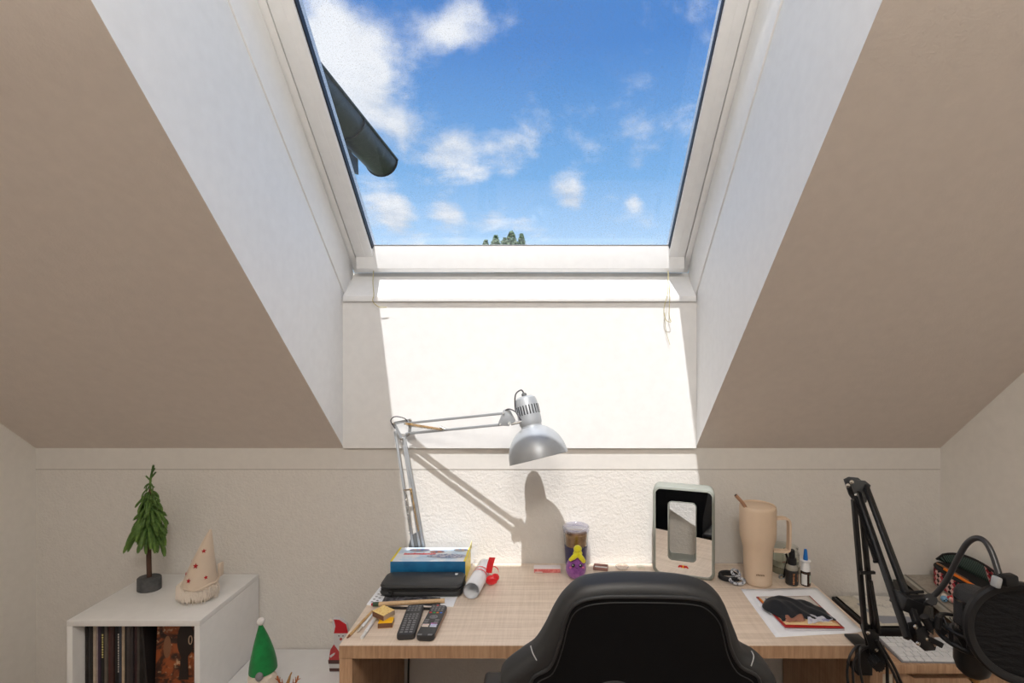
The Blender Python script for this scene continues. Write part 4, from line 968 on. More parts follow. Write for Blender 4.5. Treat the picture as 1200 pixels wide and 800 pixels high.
e0 = Q(862, 580, by-.02); d_ = (Q(862, 580, by-.02)-Q(871, 590, by-.02)).normalized(); MB().cyl(e0, e0+d_*.0012, .0045, seg=10).build('straw_opening', black_plastic, st)
M = Matrix.Translation((bx-.012, by-.0535, DZ+.052)) @ Matrix.Rotation(R(-12), 4, 'Z') @ Matrix.Rotation(R(90), 4, 'X')
m = MB(M)
for k, (w_, x_) in enumerate(((.004, -.014), (.003, -.009), (.004, -.005), (.002, -.001), (.004, .003), (.003, .008), (.003, .012))): m.box((x_, .001*(k % 2), 0), (w_, .004, .003))
m.build('embossed_lettering', pm('darker_sand', s(160, 132, 106), .6), o)

# candle jar behind the bottles
jx, jy = (919-640)*2.03/580, 2.03
o = thing('glass_jar', 'low glass jar with greenish base behind the beige tumbler', 'jar', (jx, jy, DZ))
m = MB(); m.lathe([(0, .0), (.055, 0), (.058, .003), (.058, .026), (0, .026)], (jx, jy, DZ), 40); m.build('base', pm('sage_grey_tin', s(132, 130, 112), .35, .3), o)
m = MB(); m.lathe([(0, .027), (.053, .027), (.053, .05), (0, .05)], (jx, jy, DZ), 40); m.build('filling', pm('pale_green_wax', s(176, 178, 160), .6), o)
m = MB(); m.lathe([(.0565, .026), (.0565, .078), (.052, .086), (.050, .094), (.053, .096), (.0535, .098), (.049, .098)], (jx, jy, DZ), 40); m.build('glass_wall', thin_glass('jar_glass', (.93, .95, .93), 3), o)
m = MB(rotz((jx, jy, 0), 0)); 
for k in range(8): m.box((-.030+k*.0055, -.0572+.00006*(k-3)**2*8, DZ+.056+.002*(k % 2)), (.004, .001, .003))
m.build('red_lettering', pm('faint_red_print', s(176, 96, 90), .6), o)
# key pendant hooked over the jar
p0 = Q(918, 653, 1.968); o = thing('key_pendant', 'black and white strap pendant hanging on the jar rim', 'pendant', (p0.x, p0.y, DZ))
m = MB(); m.tube(cat([Q(923, 655, 1.966), Q(920, 668, 1.962), Q(918, 678, 1.962)], 5), .0042, 8); m.tube(cat([Q(919, 642, 1.972), Q(921, 648, 1.968), Q(923, 655, 1.966)], 4), .004, 8); m.build('strap', black_plastic, o)
MB().sph(Q(919.5, 646.5, 1.966), .0075, (1, .8, 1)).build('bead', MAT['white_plastic'], o)
m = MB(); q0 = Q(916, 676, 1.960); torus(m, q0, .010, .0035, .8, (1.2, .3, 0), 24, 6); torus(m, q0+Vector((.006, -.004, -.010)), .008, .003, .8, (.6, .8, 0), 24, 6); m.build('steel_rings', pm('pale_steel', (.6, .66, .68), .3, .9), o)

# spray bottle
p0 = P(928, 684.5, DZ); px, py = p0.x, p0.y
o = thing('spray_bottle', 'small black labelled spray bottle right of the tumbler', 'bottle', (px, py, DZ))
m = MB(); m.lathe([(0, 0), (.020, 0), (.022, .003), (.0225, .062), (.020, .074), (.0135, .080), (0, .080)], (px, py, DZ), 32); m.build('bottle_body', pm('smoky_clear_plastic', s(150, 146, 134), .15), o)
m = MB(); m.lathe([(.0228, .005), (.0228, .060), (.0222, .060), (.0222, .005)], (px, py, DZ), 40); m.build('label', pm('black_label', (.015, .014, .014), .4), o)
lm = pm('orange_label_print', s(206, 140, 90), .5, var=(240, s(120, 70, 30), .4, .6)); 
for aa, ww, h0, h1 in ((-100, .007, .012, .054), (-62, .003, .022, .054)):
    m = MB(Matrix.Translation((px, py, DZ)) @ Matrix.Rotation(R(aa), 4, 'Z')); n_ = int((h1-h0)/.0052)
    for k in range(n_): m.box((.0229, 0, h0+.0052*k), (.0008, ww*(.7+.3*((k*5) % 3)/2), .0036))
    m.build('label_lettering', lm, o)
m = MB(); m.lathe([(0, .079), (.0155, .079), (.0165, .082), (.0165, .098), (.0155, .101), (.012, .103), (.0105, .130), (.009, .134), (0, .134)], (px, py, DZ), 32); m.cyl((px, py-.010, DZ+.122), (px, py-.013, DZ+.122), .002, seg=8); m.build('spray_head', black_plastic, o)
# nasal spray
p0 = P(944, 685, DZ); px, py = p0.x, p0.y
o = thing('nasal_spray', 'small brown bottle with white collar and blue nozzle cap', 'bottle', (px, py, DZ))
m = MB(); m.lathe([(0, 0), (.0165, 0), (.0178, .003), (.0178, .050), (.013, .056), (0, .057)], (px, py, DZ), 28); m.build('bottle_body', pm('brown_glass', (.035, .016, .012), .12), o)
m = MB(Matrix.Translation((px, py, DZ)))
for a0 in range(-160, -95, 13): m.box((.01795*math.cos(R(a0)), .01795*math.sin(R(a0)), .026), (.001, .0045, .040), rot=(0, 0, R(a0)))
m.build('label', pm('white_label', (.75, .75, .74), .5), o)
m = MB(Matrix.Translation((px, py, DZ)))
for a0 in range(-62, -30, 13): m.box((.01795*math.cos(R(a0)), .01795*math.sin(R(a0)), .028), (.001, .0045, .030), rot=(0, 0, R(a0)))
m.build('label_back', pm('sage_label', (.5, .55, .48), .5), o)
m = MB(); m.lathe([(0, .056), (.0165, .056), (.0165, .074), (.0150, .076), (.0150, .090), (.0185, .092), (.0185, .095), (.009, .097), (0, .097)], (px, py, DZ), 32); m.build('pump_collar', MAT['white_plastic'], o)
m = MB(); m.lathe([(0, .096), (.0085, .096), (.0085, .104), (.0055, .134), (.0045, .137), (0, .138)], (px, py, DZ), 24); m.build('nozzle_cap', pm('blue_plastic', s(24, 110, 190), .4), o)

# big white sheet with booklet and cloth
o = thing('paper_sheet', 'large white sheet at the right end of the desk', 'paper', P(935, 715, DZ)); o.location.z = DZ; BASE[o.name].z = DZ
qd = [P(868, 690.5, DZ), P(957, 688.5, DZ), P(1012, 741, DZ), P(909, 746.5, DZ)]
def gridsheet(quad, z, curl, mat, name, parent, nx=14, ny=14, th=.0006):
    vs_ = []; fs_ = []
    for j in range(ny+1):
        for i in range(nx+1):
            u_, v_ = i/nx, j/ny; p = (quad[0].lerp(quad[1], u_)).lerp(quad[3].lerp(quad[2], u_), v_); vs_.append(Vector((p.x, p.y, z+curl(u_, v_))))
    for j in range(ny):
        for i in range(nx): a_ = j*(nx+1)+i; fs_.append((a_, a_+1, a_+nx+2, a_+nx+1))
    ob = MB().add(vs_, fs_).build(name, mat, parent, fix=False)
    sd = ob.modifiers.new('thickness', 'SOLIDIFY'); sd.thickness = th; sd.offset = 1
    return ob
gridsheet(qd, DZ+.0006, lambda u, v: .006*max(0, (u+v-1.86)/.14)**2+.002*max(0, (.3-u-v)/.3), paper, 'sheet', o)
o = thing('booklet', 'red edged booklet with orange cover under the black cloth', 'booklet', P(935, 718, DZ)); o.location.z = DZ+.002; BASE[o.name] = o.location.copy()
bq = [P(886, 700, DZ+.003), P(949, 699, DZ+.003), P(990, 738.5, DZ+.003), P(920, 737.5, DZ+.003)]
zb_ = DZ+.0022
sheet(bq, zb_, zb_+.004, 'pages', pm('off_white_pages', s(214, 208, 214), .7), o)
redc = pm('red_cover', s(172, 30, 28), .35)
gridsheet(bq, zb_+.0046, lambda u, v: .004*v*v, redc, 'cover', o, th=.0008)
def inq(q_, u, v): return q_[0].lerp(q_[1], u).lerp(q_[3].lerp(q_[2], u), v)
iq = [inq(bq, .04, .02), inq(bq, .97, .02), inq(bq, .96, .95), inq(bq, .05, .93)]
gridsheet(iq, zb_+.0056, lambda u, v: .004*v*v, pm('orange_booklet_print', s(232, 196, 146), .4, var=(16, s(214, 120, 60), .5, .75)), 'cover_print', o, th=.0003)
iq2 = [inq(bq, .04, .02), inq(bq, .97, .02), inq(bq, .97, .34), inq(bq, .06, .40)]
gridsheet(iq2, zb_+.0062, lambda u, v: .001*v*v, pm('white_booklet_print', s(214, 206, 198), .4), 'title_print', o, th=.0003)
iq3 = [inq(bq, .01, .08), inq(bq, .045, .08), inq(bq, .05, .34), inq(bq, .01, .34)]
gridsheet(iq3, zb_+.0066, lambda u, v: 0, pm('orange_tab', s(236, 140, 40), .5), 'orange_tab', o, th=.0003)
m = MB(); 
for k in range(7):
    p = inq(bq, .13+.032*k, .12+.02*(k % 2)); m.box((p.x, p.y, zb_+.0072), (.006, .010, .0004), rot=(0, 0, .5*(k % 3)))
m.build('handwriting', pm('blue_ink', s(50, 60, 120), .6), o)
m = MB()
for k in range(9):
    p = inq(iq, .62+.035*k, .90); m.box((p.x, p.y, zb_+.0098), (.006, .007, .0006))
m.build('lettering', pm('cream_letters', s(244, 224, 190), .6), o)
# little foil packets peeping out
o = thing('foil_sachet', 'copper coloured foil sachet poking out of the black cloth', 'sachet', P(931, 728, DZ)); o.location.z = DZ+.008; BASE[o.name] = o.location.copy()
fq = [P(920, 722, DZ+.012), P(941, 721, DZ+.014), P(944, 727.5, DZ+.012), P(921, 729, DZ+.012)]
gridsheet(fq, DZ+.0135, lambda u, v: .003*math.sin(9*u+4*v)+.004*(1-v), pm('copper_foil', s(206, 150, 130), .28, .7, bump=(120, .6, .002)), 'foil', o, 10, 6)
o = thing('clear_sachet', 'clear and white plastic sachet at the right end of the cloth', 'sachet', P(960, 729, DZ)); o.location.z = DZ+.008; BASE[o.name] = o.location.copy()
fq = [P(946, 722, DZ+.012), P(974, 722, DZ+.012), P(976, 727, DZ+.012), P(947, 731, DZ+.012)]
gridsheet(fq, DZ+.0135, lambda u, v: .003*math.sin(11*u+3*v)+.003*(1-v), pm('white_plastic_film', s(206, 206, 216), .25, var=(60, s(150, 150, 186), .5, .65)), 'film', o, 10, 6)
# black cloth
ck = pm('black_cloth', (0.010, 0.0115, 0.016), .92, bump=(260, .6, .0012), sheen=.08)
o = thing('cloth', 'crumpled black cloth lying on the booklet', 'cloth', P(935, 712, DZ)); o.location.z = DZ+.01; BASE[o.name] = o.location.copy()
outl = [(893, 709), (897, 702), (903, 698.5), (912, 697.5), (922, 699), (932, 701.5), (944, 703), (950, 705), (958, 710), (967, 714), (970, 718), (980, 725.5), (972, 725), (962, 724), (950, 725), (944, 724), (938, 722), (928, 724), (918, 727), (914, 723), (905, 718), (897, 714)]
ctr = P(930, 713, DZ+.012); bpts = [P(u, v+1.5, DZ+.010) for u, v in outl]; bpts = [Vector((p.x, p.y, 0)) for p in cat(bpts, 4, True)]; nb = len(bpts)
vs_ = []; fs_ = []; rings = 13; cz = Vector((ctr.x, ctr.y, 0)); rn = random.Random(4)
def clothz(p, t_):
    u = (p.x-bx)*60; v = (p.y)*60
    return .0125+(.016*(1-t_**3.2))*(.75+.25*math.sin(u*.9+1.3*math.sin(v*.7)))+.0028*math.sin(u*2.1+v*1.4)*(t_ < .97)+(.022*math.exp(-((p.x-lump.x)**2+(p.y-lump.y)**2)/.0013))*(1-t_**4)
lump = P(908, 706, DZ+.03)
for r_ in range(rings+1):
    t_ = 1-r_/rings*1.0
    for k in range(nb):
        p = cz.lerp(bpts[k], max(t_, .001)); vs_.append(Vector((p.x, p.y, DZ+max(.0125, clothz(p, t_) if r_ else .0120))))
for r_ in range(rings):
    for k in range(nb): fs_.append((r_*nb+k, r_*nb+(k+1) % nb, (r_+1)*nb+(k+1) % nb, (r_+1)*nb+k))
ob = MB().add(vs_, fs_).build('fabric', ck, o, ang=180)
sd = ob.modifiers.new('thickness', 'SOLIDIFY'); sd.thickness = .0012

# ================================================================== LOW DESK THINGS
tz = D2
o = thing('paper_tray', 'flat black tray on the low desk behind the white keyboard', 'tray', (1.32, 1.97, tz))
MB().b2(1.205, 1.440, 1.853, 2.09, tz, tz+.004).build('base', black_plastic, o)
for n__, (x0, x1, y0, y1) in enumerate(((1.205, 1.219, 1.853, 2.09), (1.428, 1.440, 1.853, 2.09), (1.219, 1.428, 2.080, 2.09))): MB().b2(x0, x1, y0, y1, tz+.004, tz+.032, bev=.002).build('rim', black_plastic, o)
MB().b2(1.219, 1.428, 1.853, 1.863, tz+.004, tz+.030, bev=.002).build('front_lip', black_plastic, o)
# sheets of paper on it
pa = pm('ivory_paper', s(206, 200, 186), .8, var=(22, s(190, 184, 170), .5, .6)); pb = pm('soft_white_paper', s(218, 214, 206), .8, var=(40, s(196, 194, 190), .52, .62)); pc = pm('blue_grey_paper', s(150, 152, 160), .8)
zt = tz+.0325
for k, (x0, x1, y0, y1, a_, mt, lab) in enumerate(((1.226, 1.436, 1.868, 2.086, 0, pa, 'ivory paper sheet lying lowest in the black tray'), (1.275, 1.41, 1.885, 2.03, .05, pc, 'blue-grey paper slip showing under the white ones'), (1.29, 1.432, 1.93, 2.085, -.06, pb, 'white paper slip on top of the pile in the tray'))):
    cx_, cy_ = (x0+x1)/2, (y0+y1)/2; o = thing('paper_sheet', lab, 'paper', (cx_, cy_, zt+.0012*k), 'papers in the black tray')
    w_, h_ = (x1-x0)/2, (y1-y0)/2; MB(rotz((cx_, cy_, zt+.0012*k), a_)).b2(-w_, w_, -h_, h_, 0, .001).build('sheet', mt, o)
    if k in (0, 2):
        m = MB(rotz((cx_, cy_, zt+.0012*k+.001), a_+.3)); 
        for j in range(4): m.tube([(-.03+.012*j, .01*math.sin(j), .0004), (-.022+.012*j, .01*math.cos(j*2), .0004)], .0006, 4)
        m.build('pencil_marks', pm('pencil_grey', s(130, 124, 116), .8), o)

# keyboard
KB0, KB1 = Vector((1.200, 1.700, 0)), Vector((1.242, 1.840, 0))     # front-left and back-left corners
ka = math.atan2(.012, .39)-R(8)
ka = -R(1.5)
ko = thing('keyboard', 'thin white keyboard on the low desk', 'keyboard', (1.205, 1.70, tz))
KM = rotz((1.222, 1.700, tz), ka); KW, KD = .365, .136
key_w = pm('white_key_plastic', (.80, .81, .83), .45); alu = pm('keyboard_grey_plate', s(150, 152, 158), .4, .2)
MB(KM).prism([(0, 0), (KD, 0), (KD, .011), (0, .005)], 0, KW, 'x', bev=.0008).build('base', alu, ko)
kmesh = {}
def key(w, d):
    k_ = (round(w, 4), round(d, 4))
    if k_ not in kmesh:
        mb_ = MB(); mb_.prism([(-w/2, -d/2), (w/2, -d/2), (w/2, d/2), (-w/2, d/2)], 0, .0035, 'z', bev=.0006)
        me = bpy.data.meshes.new('key'); me.from_pydata(mb_.v, [], mb_.f); me.materials.append(key_w); kmesh[k_] = me
    return kmesh[k_]
rows = [[1]*14, [1]*13+[1.5], [1.5]+[1]*12+[1], [1.8]+[1]*11+[1.7], [1.3]+[1]*11+[2.2], [1, 1, 1, 1.2, 5.2, 1.2, 1, 1, 1, .9]]
tilt = math.atan2(.006, KD); yk = KD-.002
for ri, row in enumerate(rows):
    tot = sum(row); unit = (KW-.008)/tot; d_ = .0125 if ri == 0 else .0242; x = .004; yc_ = yk-d_/2
    for w_ in row:
        cx_ = x+unit*w_/2; ob = bpy.data.objects.new('key', key(unit*w_-.0028, d_-.0028)); COL.objects.link(ob); ob.parent = ko
        wp = KM @ Vector((cx_, yc_, .005+.006*yc_/KD+.0001)); ob.location = wp-BASE[ko.name]; ob.rotation_euler = (tilt, 0, ka)
        x += unit*w_
    yk -= d_

# raised stand in the corner
RZ = .693
o = thing('monitor_stand', 'grey topped raised stand with steel edge in the right corner', 'stand', (1.56, 1.9, tz))
gt_ = pm('grey_laminate', s(150, 142, 130), .45, var=(60, s(164, 156, 144), .4, .6)); al = pm('brushed_aluminium', s(180, 178, 168), .35, .6); shade_side = pm('shade_grey_panel', s(62, 60, 56), .6)  # dark grey panels hold the shade under the stand in their colour
top = [(1.497, 2.092), (1.442, 1.720), (1.664, 1.720), (1.664, 2.092)]
MB().prism(top, RZ-.018, RZ-.0005, 'z').build('top_board', gt_, o)
dx_ = .014
MB().prism([(1.4975, 2.0921), (1.4415, 1.7195), (1.4415+dx_, 1.7195), (1.4975+dx_, 2.0921)], RZ-.0185, RZ+.001, 'z').build('edge_strip', al, o)
MB().prism([(1.4975+dx_, 2.092), (1.4415+dx_, 1.7195), (1.4415+dx_+.010, 1.7195), (1.4975+dx_+.010, 2.092)], RZ-.0005, RZ+.0006, 'z').build('edge_groove', pm('grey_strip', s(104, 102, 94), .5), o)
MB().prism([(1.464, 2.09), (1.447, 1.865), (1.460, 1.865), (1.478, 2.09)], tz+.0002, RZ-.019, 'z').build('side_panel', shade_side, o)
MB().b2(1.645, 1.66, 1.865, 2.09, tz, RZ-.019).build('side_panel', shade_side, o)
MB().b2(1.48, 1.645, 2.07, 2.085, tz, RZ-.019).build('back_panel', shade_side, o)

# pencil case
pcs = thing('pencil_case', 'open pink and black checked pencil case on the raised stand', 'pencil case', (1.60, 1.88, RZ))
chk = bpy.data.materials.new('checked_fabric'); chk.use_nodes = True; t_ = chk.node_tree; b_ = t_.nodes['Principled BSDF']; b_.inputs['Roughness'].default_value = .9
co = N(t_, 'ShaderNodeTexCoord').outputs['Object']; mp = N(t_, 'ShaderNodeMapping'); mp.inputs['Rotation'].default_value = (R(45), 0, 0); mp.inputs['Scale'].default_value = (1, 1, 1); L(t_, co, mp.inputs[0])
sp = N(t_, 'ShaderNodeSeparateXYZ'); L(t_, mp.outputs[0], sp.inputs[0])
def cell(o_, k): return mth(t_, 'FLOOR', mth(t_, 'MULTIPLY', o_, k))
i1, i2 = cell(sp.outputs[1], 72), cell(sp.outputs[2], 72)
ch1 = mth(t_, 'MODULO', mth(t_, 'ADD', mth(t_, 'ADD', i1, i2), 400), 2); ch2 = mth(t_, 'MODULO', mth(t_, 'ADD', mth(t_, 'SUBTRACT', mth(t_, 'MULTIPLY', i1, 2), i2), 402), 3)
nz_ = N(t_, 'ShaderNodeTexNoise', _Scale=200.0); L(t_, co, nz_.inputs['Vector'])
colr = mixc(t_, sm(t_, nz_.outputs[0], .4, .6), s(196, 70, 84), s(160, 40, 52)); colr = mixc(t_, ch1, s(216, 176, 168), colr)
colr = mixc(t_, mth(t_, 'LESS_THAN', ch2, .5), colr, s(34, 26, 30)); L(t_, colr, b_.inputs['Base Color'])
MAT['checked_fabric'] = chk
A = Vector((1.612, 2.035, 0)); B = Vector((1.618, 1.745, 0))
def hull(zlo, zhi, w0, mat_, name, tp=.5, sh=0.0, par=None):
    """boat-shaped closed body along A-B"""
    vs_ = []; n_ = 22; fs_ = []; sg = 8
    for i in range(n_+1):
        u = i/n_; c = A.lerp(B, u); w = w0*(max(0, 1-abs(2*u-1)**4))**tp+.004
        for z, k in ((zlo, .86), (zlo+.006, 1), (zhi-.004, 1.0), (zhi, .9)):
            for sx in ((-1, 1)): vs_.append((sx, k, z, c, w))
    P_ = [Vector((c.x+sx*k*w+sh, c.y, z+.0)) for (sx, k, z, c, w) in vs_]
    idx = [0, 2, 4, 6, 7, 5, 3, 1]
    for i in range(n_):
        for k in range(8):
            a_, b_2 = idx[k], idx[(k+1) % 8]; fs_.append((i*8+a_, i*8+b_2, (i+1)*8+b_2, (i+1)*8+a_))
    fs_.append(tuple(idx)); fs_.append(tuple(n_*8+k for k in reversed(idx)))
    return MB().add(P_, fs_).build(name, mat_, par or pcs)
hull(RZ+.0008, RZ+.066, .046, chk, 'lower_body')
hull(RZ+.064, RZ+.080, .047, pm('black_lining', (.014, .013, .014), .8), 'zip_rim')
# lifted lid: checked outside, dark green striped lining
lidm = bpy.data.materials.new('striped_lining'); lidm.use_nodes = True; t_ = lidm.node_tree; b_ = t_.nodes['Principled BSDF']; b_.inputs['Roughness'].default_value = .8
co = N(t_, 'ShaderNodeTexCoord').outputs['Object']; wv = N(t_, 'ShaderNodeTexWave', _Scale=48.0, _Distortion=.6, bands_direction='Y'); L(t_, co, wv.inputs['Vector'])
L(t_, mixc(t_, sm(t_, wv.outputs['Fac'], .35, .75), s(34, 44, 44), s(104, 130, 120)), b_.inputs['Base Color'])
MAT['striped_lining'] = lidm
vs_ = []; fs_ = []; n_ = 22
for i in range(n_+1):
    u = i/n_; c = A.lerp(B, u); w = .046*(max(0, 1-abs(2*u-1)**4))**.5+.003
    for j in range(5):
        f_ = j/4; vs_.append(Vector((c.x+.040-f_*.022-(.046-w)*.6, c.y, RZ+.079+(.042+.020*math.sin(PI*min(1, u*1.15))+.022*u)*f_*(w/.049)**.5)))
for i in range(n_):
    for j in range(4): a_ = i*5+j; fs_.append((a_, a_+1, a_+6, a_+5))
lb_ = MB().add(vs_, fs_).build('lid', chk, pcs, fix=False)
lb_.data.materials.append(lidm)
for p in lb_.data.polygons:
    if p.center.y+BASE[pcs.name].y > 1.85: p.material_index = 1
sd = lb_.modifiers.new('thickness', 'SOLIDIFY'); sd.thickness = .006; sd.offset = 1
MB().tube([vs_[i*5+4] for i in range(n_+1)], .0042, 6).build('zip_edge', MAT['black_lining'], pcs)
orm = pm('orange_pencil_lacquer', s(236, 122, 20), .35)
o = thing('orange_pencil', 'orange highlighter pencil lying in the open pencil case', 'pencil', (1.57, 1.87, RZ+.083))
a, b = Q(1098, 674, 1.975), Q(1151, 684, 1.83); a = Vector((1.573, 1.955, RZ+.0855)); b = Vector((1.572, 1.80, RZ+.0855))
MB().cyl(a, b, .0052, seg=8).build('barrel', orm, o); MB().cyl(b, b+Vector((0, -.012, 0)), .0046, .0030, 8).build('pencil_cap', pm('dark_orange_cap', s(200, 84, 20), .4), o)
o = thing('brown_pencil', 'brown wooden pencil behind the orange one', 'pencil', (1.58, 1.97, RZ+.083)); MB().cyl((1.588, 2.01, RZ+.0845), (1.586, 1.86, RZ+.0845), .0042, seg=8).build('barrel', pm('brown_lacquer', s(140, 96, 64), .4), o)
# little beads and crochet beside it
rng = random.Random(8); o = thing('crochet_charm', 'red and white crocheted charm before the pencil case', 'charm', (1.525, 1.855, RZ))
cols = [pm('red_yarn', s(196, 60, 60), .9, bump=(300, 1, .002)), pm('white_yarn', s(222, 214, 206), .9, bump=(300, 1, .002)), pm('pink_yarn', s(214, 150, 146), .9, bump=(300, 1, .002))]
for k in range(9):
    MB().sph((1.532+rng.uniform(-.014, .016), 1.84+rng.uniform(-.035, .03), RZ+.0115+rng.uniform(0, .016)), .0105, (1, 1, .9), 10, 8).build('yarn_ball', cols[k % 3], o)
o = thing('blue_bead', 'small light blue bead at the edge of the raised stand', 'bead', (1.502, 1.865, RZ)); m = MB(); m.sph((1.502, 1.868, RZ+.0125), .0115, u=14, v=10); m.build('ball', pm('light_blue_plastic', s(110, 156, 190), .35), o)
for k in range(3): MB().sph((1.495+.006*k, 1.8585-.001*k, RZ+.011+.004*(k % 2)), .0025, u=8, v=6).build('dot', MAT['eye_black'], o)
o = thing('pale_bead', 'small cream bead behind the light blue one', 'bead', (1.515, 1.895, RZ)); MB().sph((1.522, 1.892, RZ+.0105), .0095, u=12, v=8).build('ball', MAT['white_yarn'], o)

# ================================================================== MICROPHONE BOOM
bm_ = thing('microphone_stand', 'black folding microphone arm clamped to the desk corner', 'microphone stand', (.985, 1.50, DZ-.06))
m = MB(); m.b2(.945, .990, 1.512, 1.570, DZ+.0006, DZ+.008, bev=.002); m.b2(.945, .990, 1.500, 1.516, DZ-.072, DZ+.008, bev=.002); m.b2(.945, .990, 1.500, 1.560, DZ-.080, DZ-.072, bev=.002)
m.build('clamp', black_metal, bm_)
MB().cyl((.967, 1.545, DZ-.072), (.967, 1.545, DZ-.045), .006, seg=12).build('clamp_screw', black_metal, bm_)
Yb = 1.475
m = MB(); pl = [Q(1009, 735, Yb), Q(1027, 735, Yb), Q(1026, 752, Yb), Q(1036, 770, Yb), Q(1034, 776, Yb), Q(1025, 776, Yb), Q(1017, 765, Yb), Q(1014, 750, Yb)]
m.prism([(p.x, p.z) for p in pl], Yb-.014, Yb-.009, 'y', bev=.001); m.prism([(p.x+.006, p.z) for p in pl], Yb+.012, Yb+.017, 'y', bev=.001); m.build('base_bracket', black_metal, bm_)
m = MB(); c_ = Q(1023, 772, Yb-.02); m.cyl(c_, c_+Vector((0, -.030, -.004)), .0155, .015, 16)
for k in range(12): m.cyl(c_+Vector((.0155*math.cos(k*PI/6), 0, .0155*math.sin(k*PI/6))), c_+Vector((.0155*math.cos(k*PI/6), -.029, .0155*math.sin(k*PI/6)-.003)), .0022, seg=5)
m.build('base_knob', black_plastic, bm_)
def rivet(p, r=.0055, par=bm_): MB().lathe([(r, 0), (r*.9, .003), (0, .0045)], p, 14, axis=(0, -1, 0)).build('rivet', chrome, par)
for (u, v) in ((1017, 741), (1026.5, 761)): rivet(Q(u, v, Yb-.015))
Et, Ey = Q(1001, 583, 1.50), 1.50
l0a, l1a = Q(1014, 742, Yb), Q(1000.5, 585, Ey); l0b, l1b = Q(1024, 740, Yb), Q(1008, 582, Ey)
for p0_, p1_ in ((l0a, l1a), (l0b, l1b)): MB().bar(p0_, p1_, .0125, .013, up=(0, 1, 0), bev=.0012).build('lower_bar', black_metal, bm_)
MB().bar(Q(1020, 680, 1.455), Q(1030, 742, 1.455), .0095, .0095, up=(0, 1, 0), bev=.001).build('spring_housing', black_metal, bm_)
m = MB(); m.bar(Q(1008, 671, 1.465), Q(1025, 670.5, 1.465), .007, .008, up=(0, 1, 0)); m.build('spring_pin', black_metal, bm_)
# elbow
m = MB(); pl = [(992, 563), (998, 560), (1009, 561), (1015, 566), (1010, 586), (1003, 588), (998, 581)]
pl = [Q(u, v, Ey) for u, v in pl]; m.prism([(p.x, p.z) for p in pl], Ey-.022, Ey-.017, 'y', bev=.001); m.prism([(p.x, p.z) for p in pl], Ey+.012, Ey+.017, 'y', bev=.001); m.build('elbow_plate', pm('dark_grey_steel_plate', (.09, .095, .10), .35, .6), bm_)
for (u, v) in ((993.5, 568.5), (998, 564.5), (1002, 584.5), (1003.5, 580)): rivet(Q(u, v, Ey-.023), .0062)
Wy = 1.15
ua0, ua1 = Q(1014, 568, 1.485), Q(1079, 742, Wy); ub0, ub1 = Q(1005, 576, 1.485), Q(1064, 748, Wy)
for p0_, p1_ in ((ua0, ua1), (ub0, ub1)): MB().bar(p0_, p1_, .0135, .0135, up=(0, 1, 0), bev=.0012).build('upper_bar', black_metal, bm_)
sp0_, sp1_ = ub0.lerp(ub1, .02)+Vector((-.006, .012, 0)), ub0.lerp(ub1, .55)+Vector((-.008, .010, 0))
spring(sp0_, sp1_, .0060, 60, .0014, black_metal, bm_)
MB().bar(sp1_+Vector((-.008, 0, 0)), sp1_+Vector((.012, 0, 0)), .006, .006).build('spring_pin', black_metal, bm_)
m = MB(); pl = [(1068, 733), (1078, 731), (1092, 748), (1090, 757), (1078, 758), (1071, 752)]; pl = [Q(u, v, Wy) for u, v in pl]
m.prism([(p.x, p.z) for p in pl], Wy-.016, Wy-.012, 'y', bev=.001); m.prism([(p.x, p.z) for p in pl], Wy+.010, Wy+.014, 'y', bev=.001); m.build('wrist_plate', black_metal, bm_)
for (u, v) in ((1072.5, 734), (1075.5, 753.5), (1086, 748)): rivet(Q(u, v, Wy-.0165), .0048)
m = MB(); c_ = Q(1091, 748, Wy-.01); m.box(c_, (.008, .016, .030), rot=(0, R(-25), 0), bev=.001); m.cyl(Q(1086, 741, Wy-.005), Q(1092, 756, Wy-.005), .004, seg=8); m.build('wing_bolt', pm('worn_steel', s(176, 160, 150), .3, .9), bm_)
m = MB(); m.bar(Q(1083, 728, Wy-.01), Q(1104, 729, Wy-.02), .012, .012, up=(0, 1, 0), bev=.002); m.cyl(Q(1083, 722, Wy-.02), Q(1090, 735, Wy-.02), .009, seg=12); m.cyl(Q(1100, 722, Wy-.03), Q(1098, 736, Wy-.03), .007, seg=12); m.build('mount_knob', black_plastic, bm_); m = MB(); m.bar(Q(1090, 749, Wy-.02), Q(1104, 756, Wy-.02), .012, .008, up=(0, 1, 0), bev=.002); m.build('lock_lever', black_plastic, bm_)
# cables
cb = pm('black_cable', (.012, .012, .013), .4)
def tube_(pts, r, name='cable', par=bm_): return MB().tube(cat(pts, 8), r, 8).build(name, cb, par)
tube_([Q(1027, 750, 1.44), Q(1040, 775, 1.43), Q(1050, 795, 1.42), Q(1062, 825, 1.42)], .0042)
tube_([Q(1030, 752, 1.445), Q(1046, 778, 1.44), Q(1056, 800, 1.43), Q(1070, 840, 1.43)], .0042)
tube_([Q(1012, 757, 1.46), Q(1003, 758, 1.45), Q(995, 772, 1.44), Q(993, 795, 1.44), Q(1000, 830, 1.44)], .0036)
tube_([Q(1015, 758, 1.45), Q(1008, 760, 1.44), Q(1007, 780, 1.43), Q(1013, 810, 1.43)], .0036)
tube_([Q(1020, 757, 1.47), Q(1009, 762, 1.462), Q(1000, 778, 1.46), Q(1000, 800, 1.46)], .0036)
tube_([Q(1034, 756, 1.45), Q(1039, 775, 1.44), Q(1040, 800, 1.44), Q(1041, 830, 1.44)], .0044)

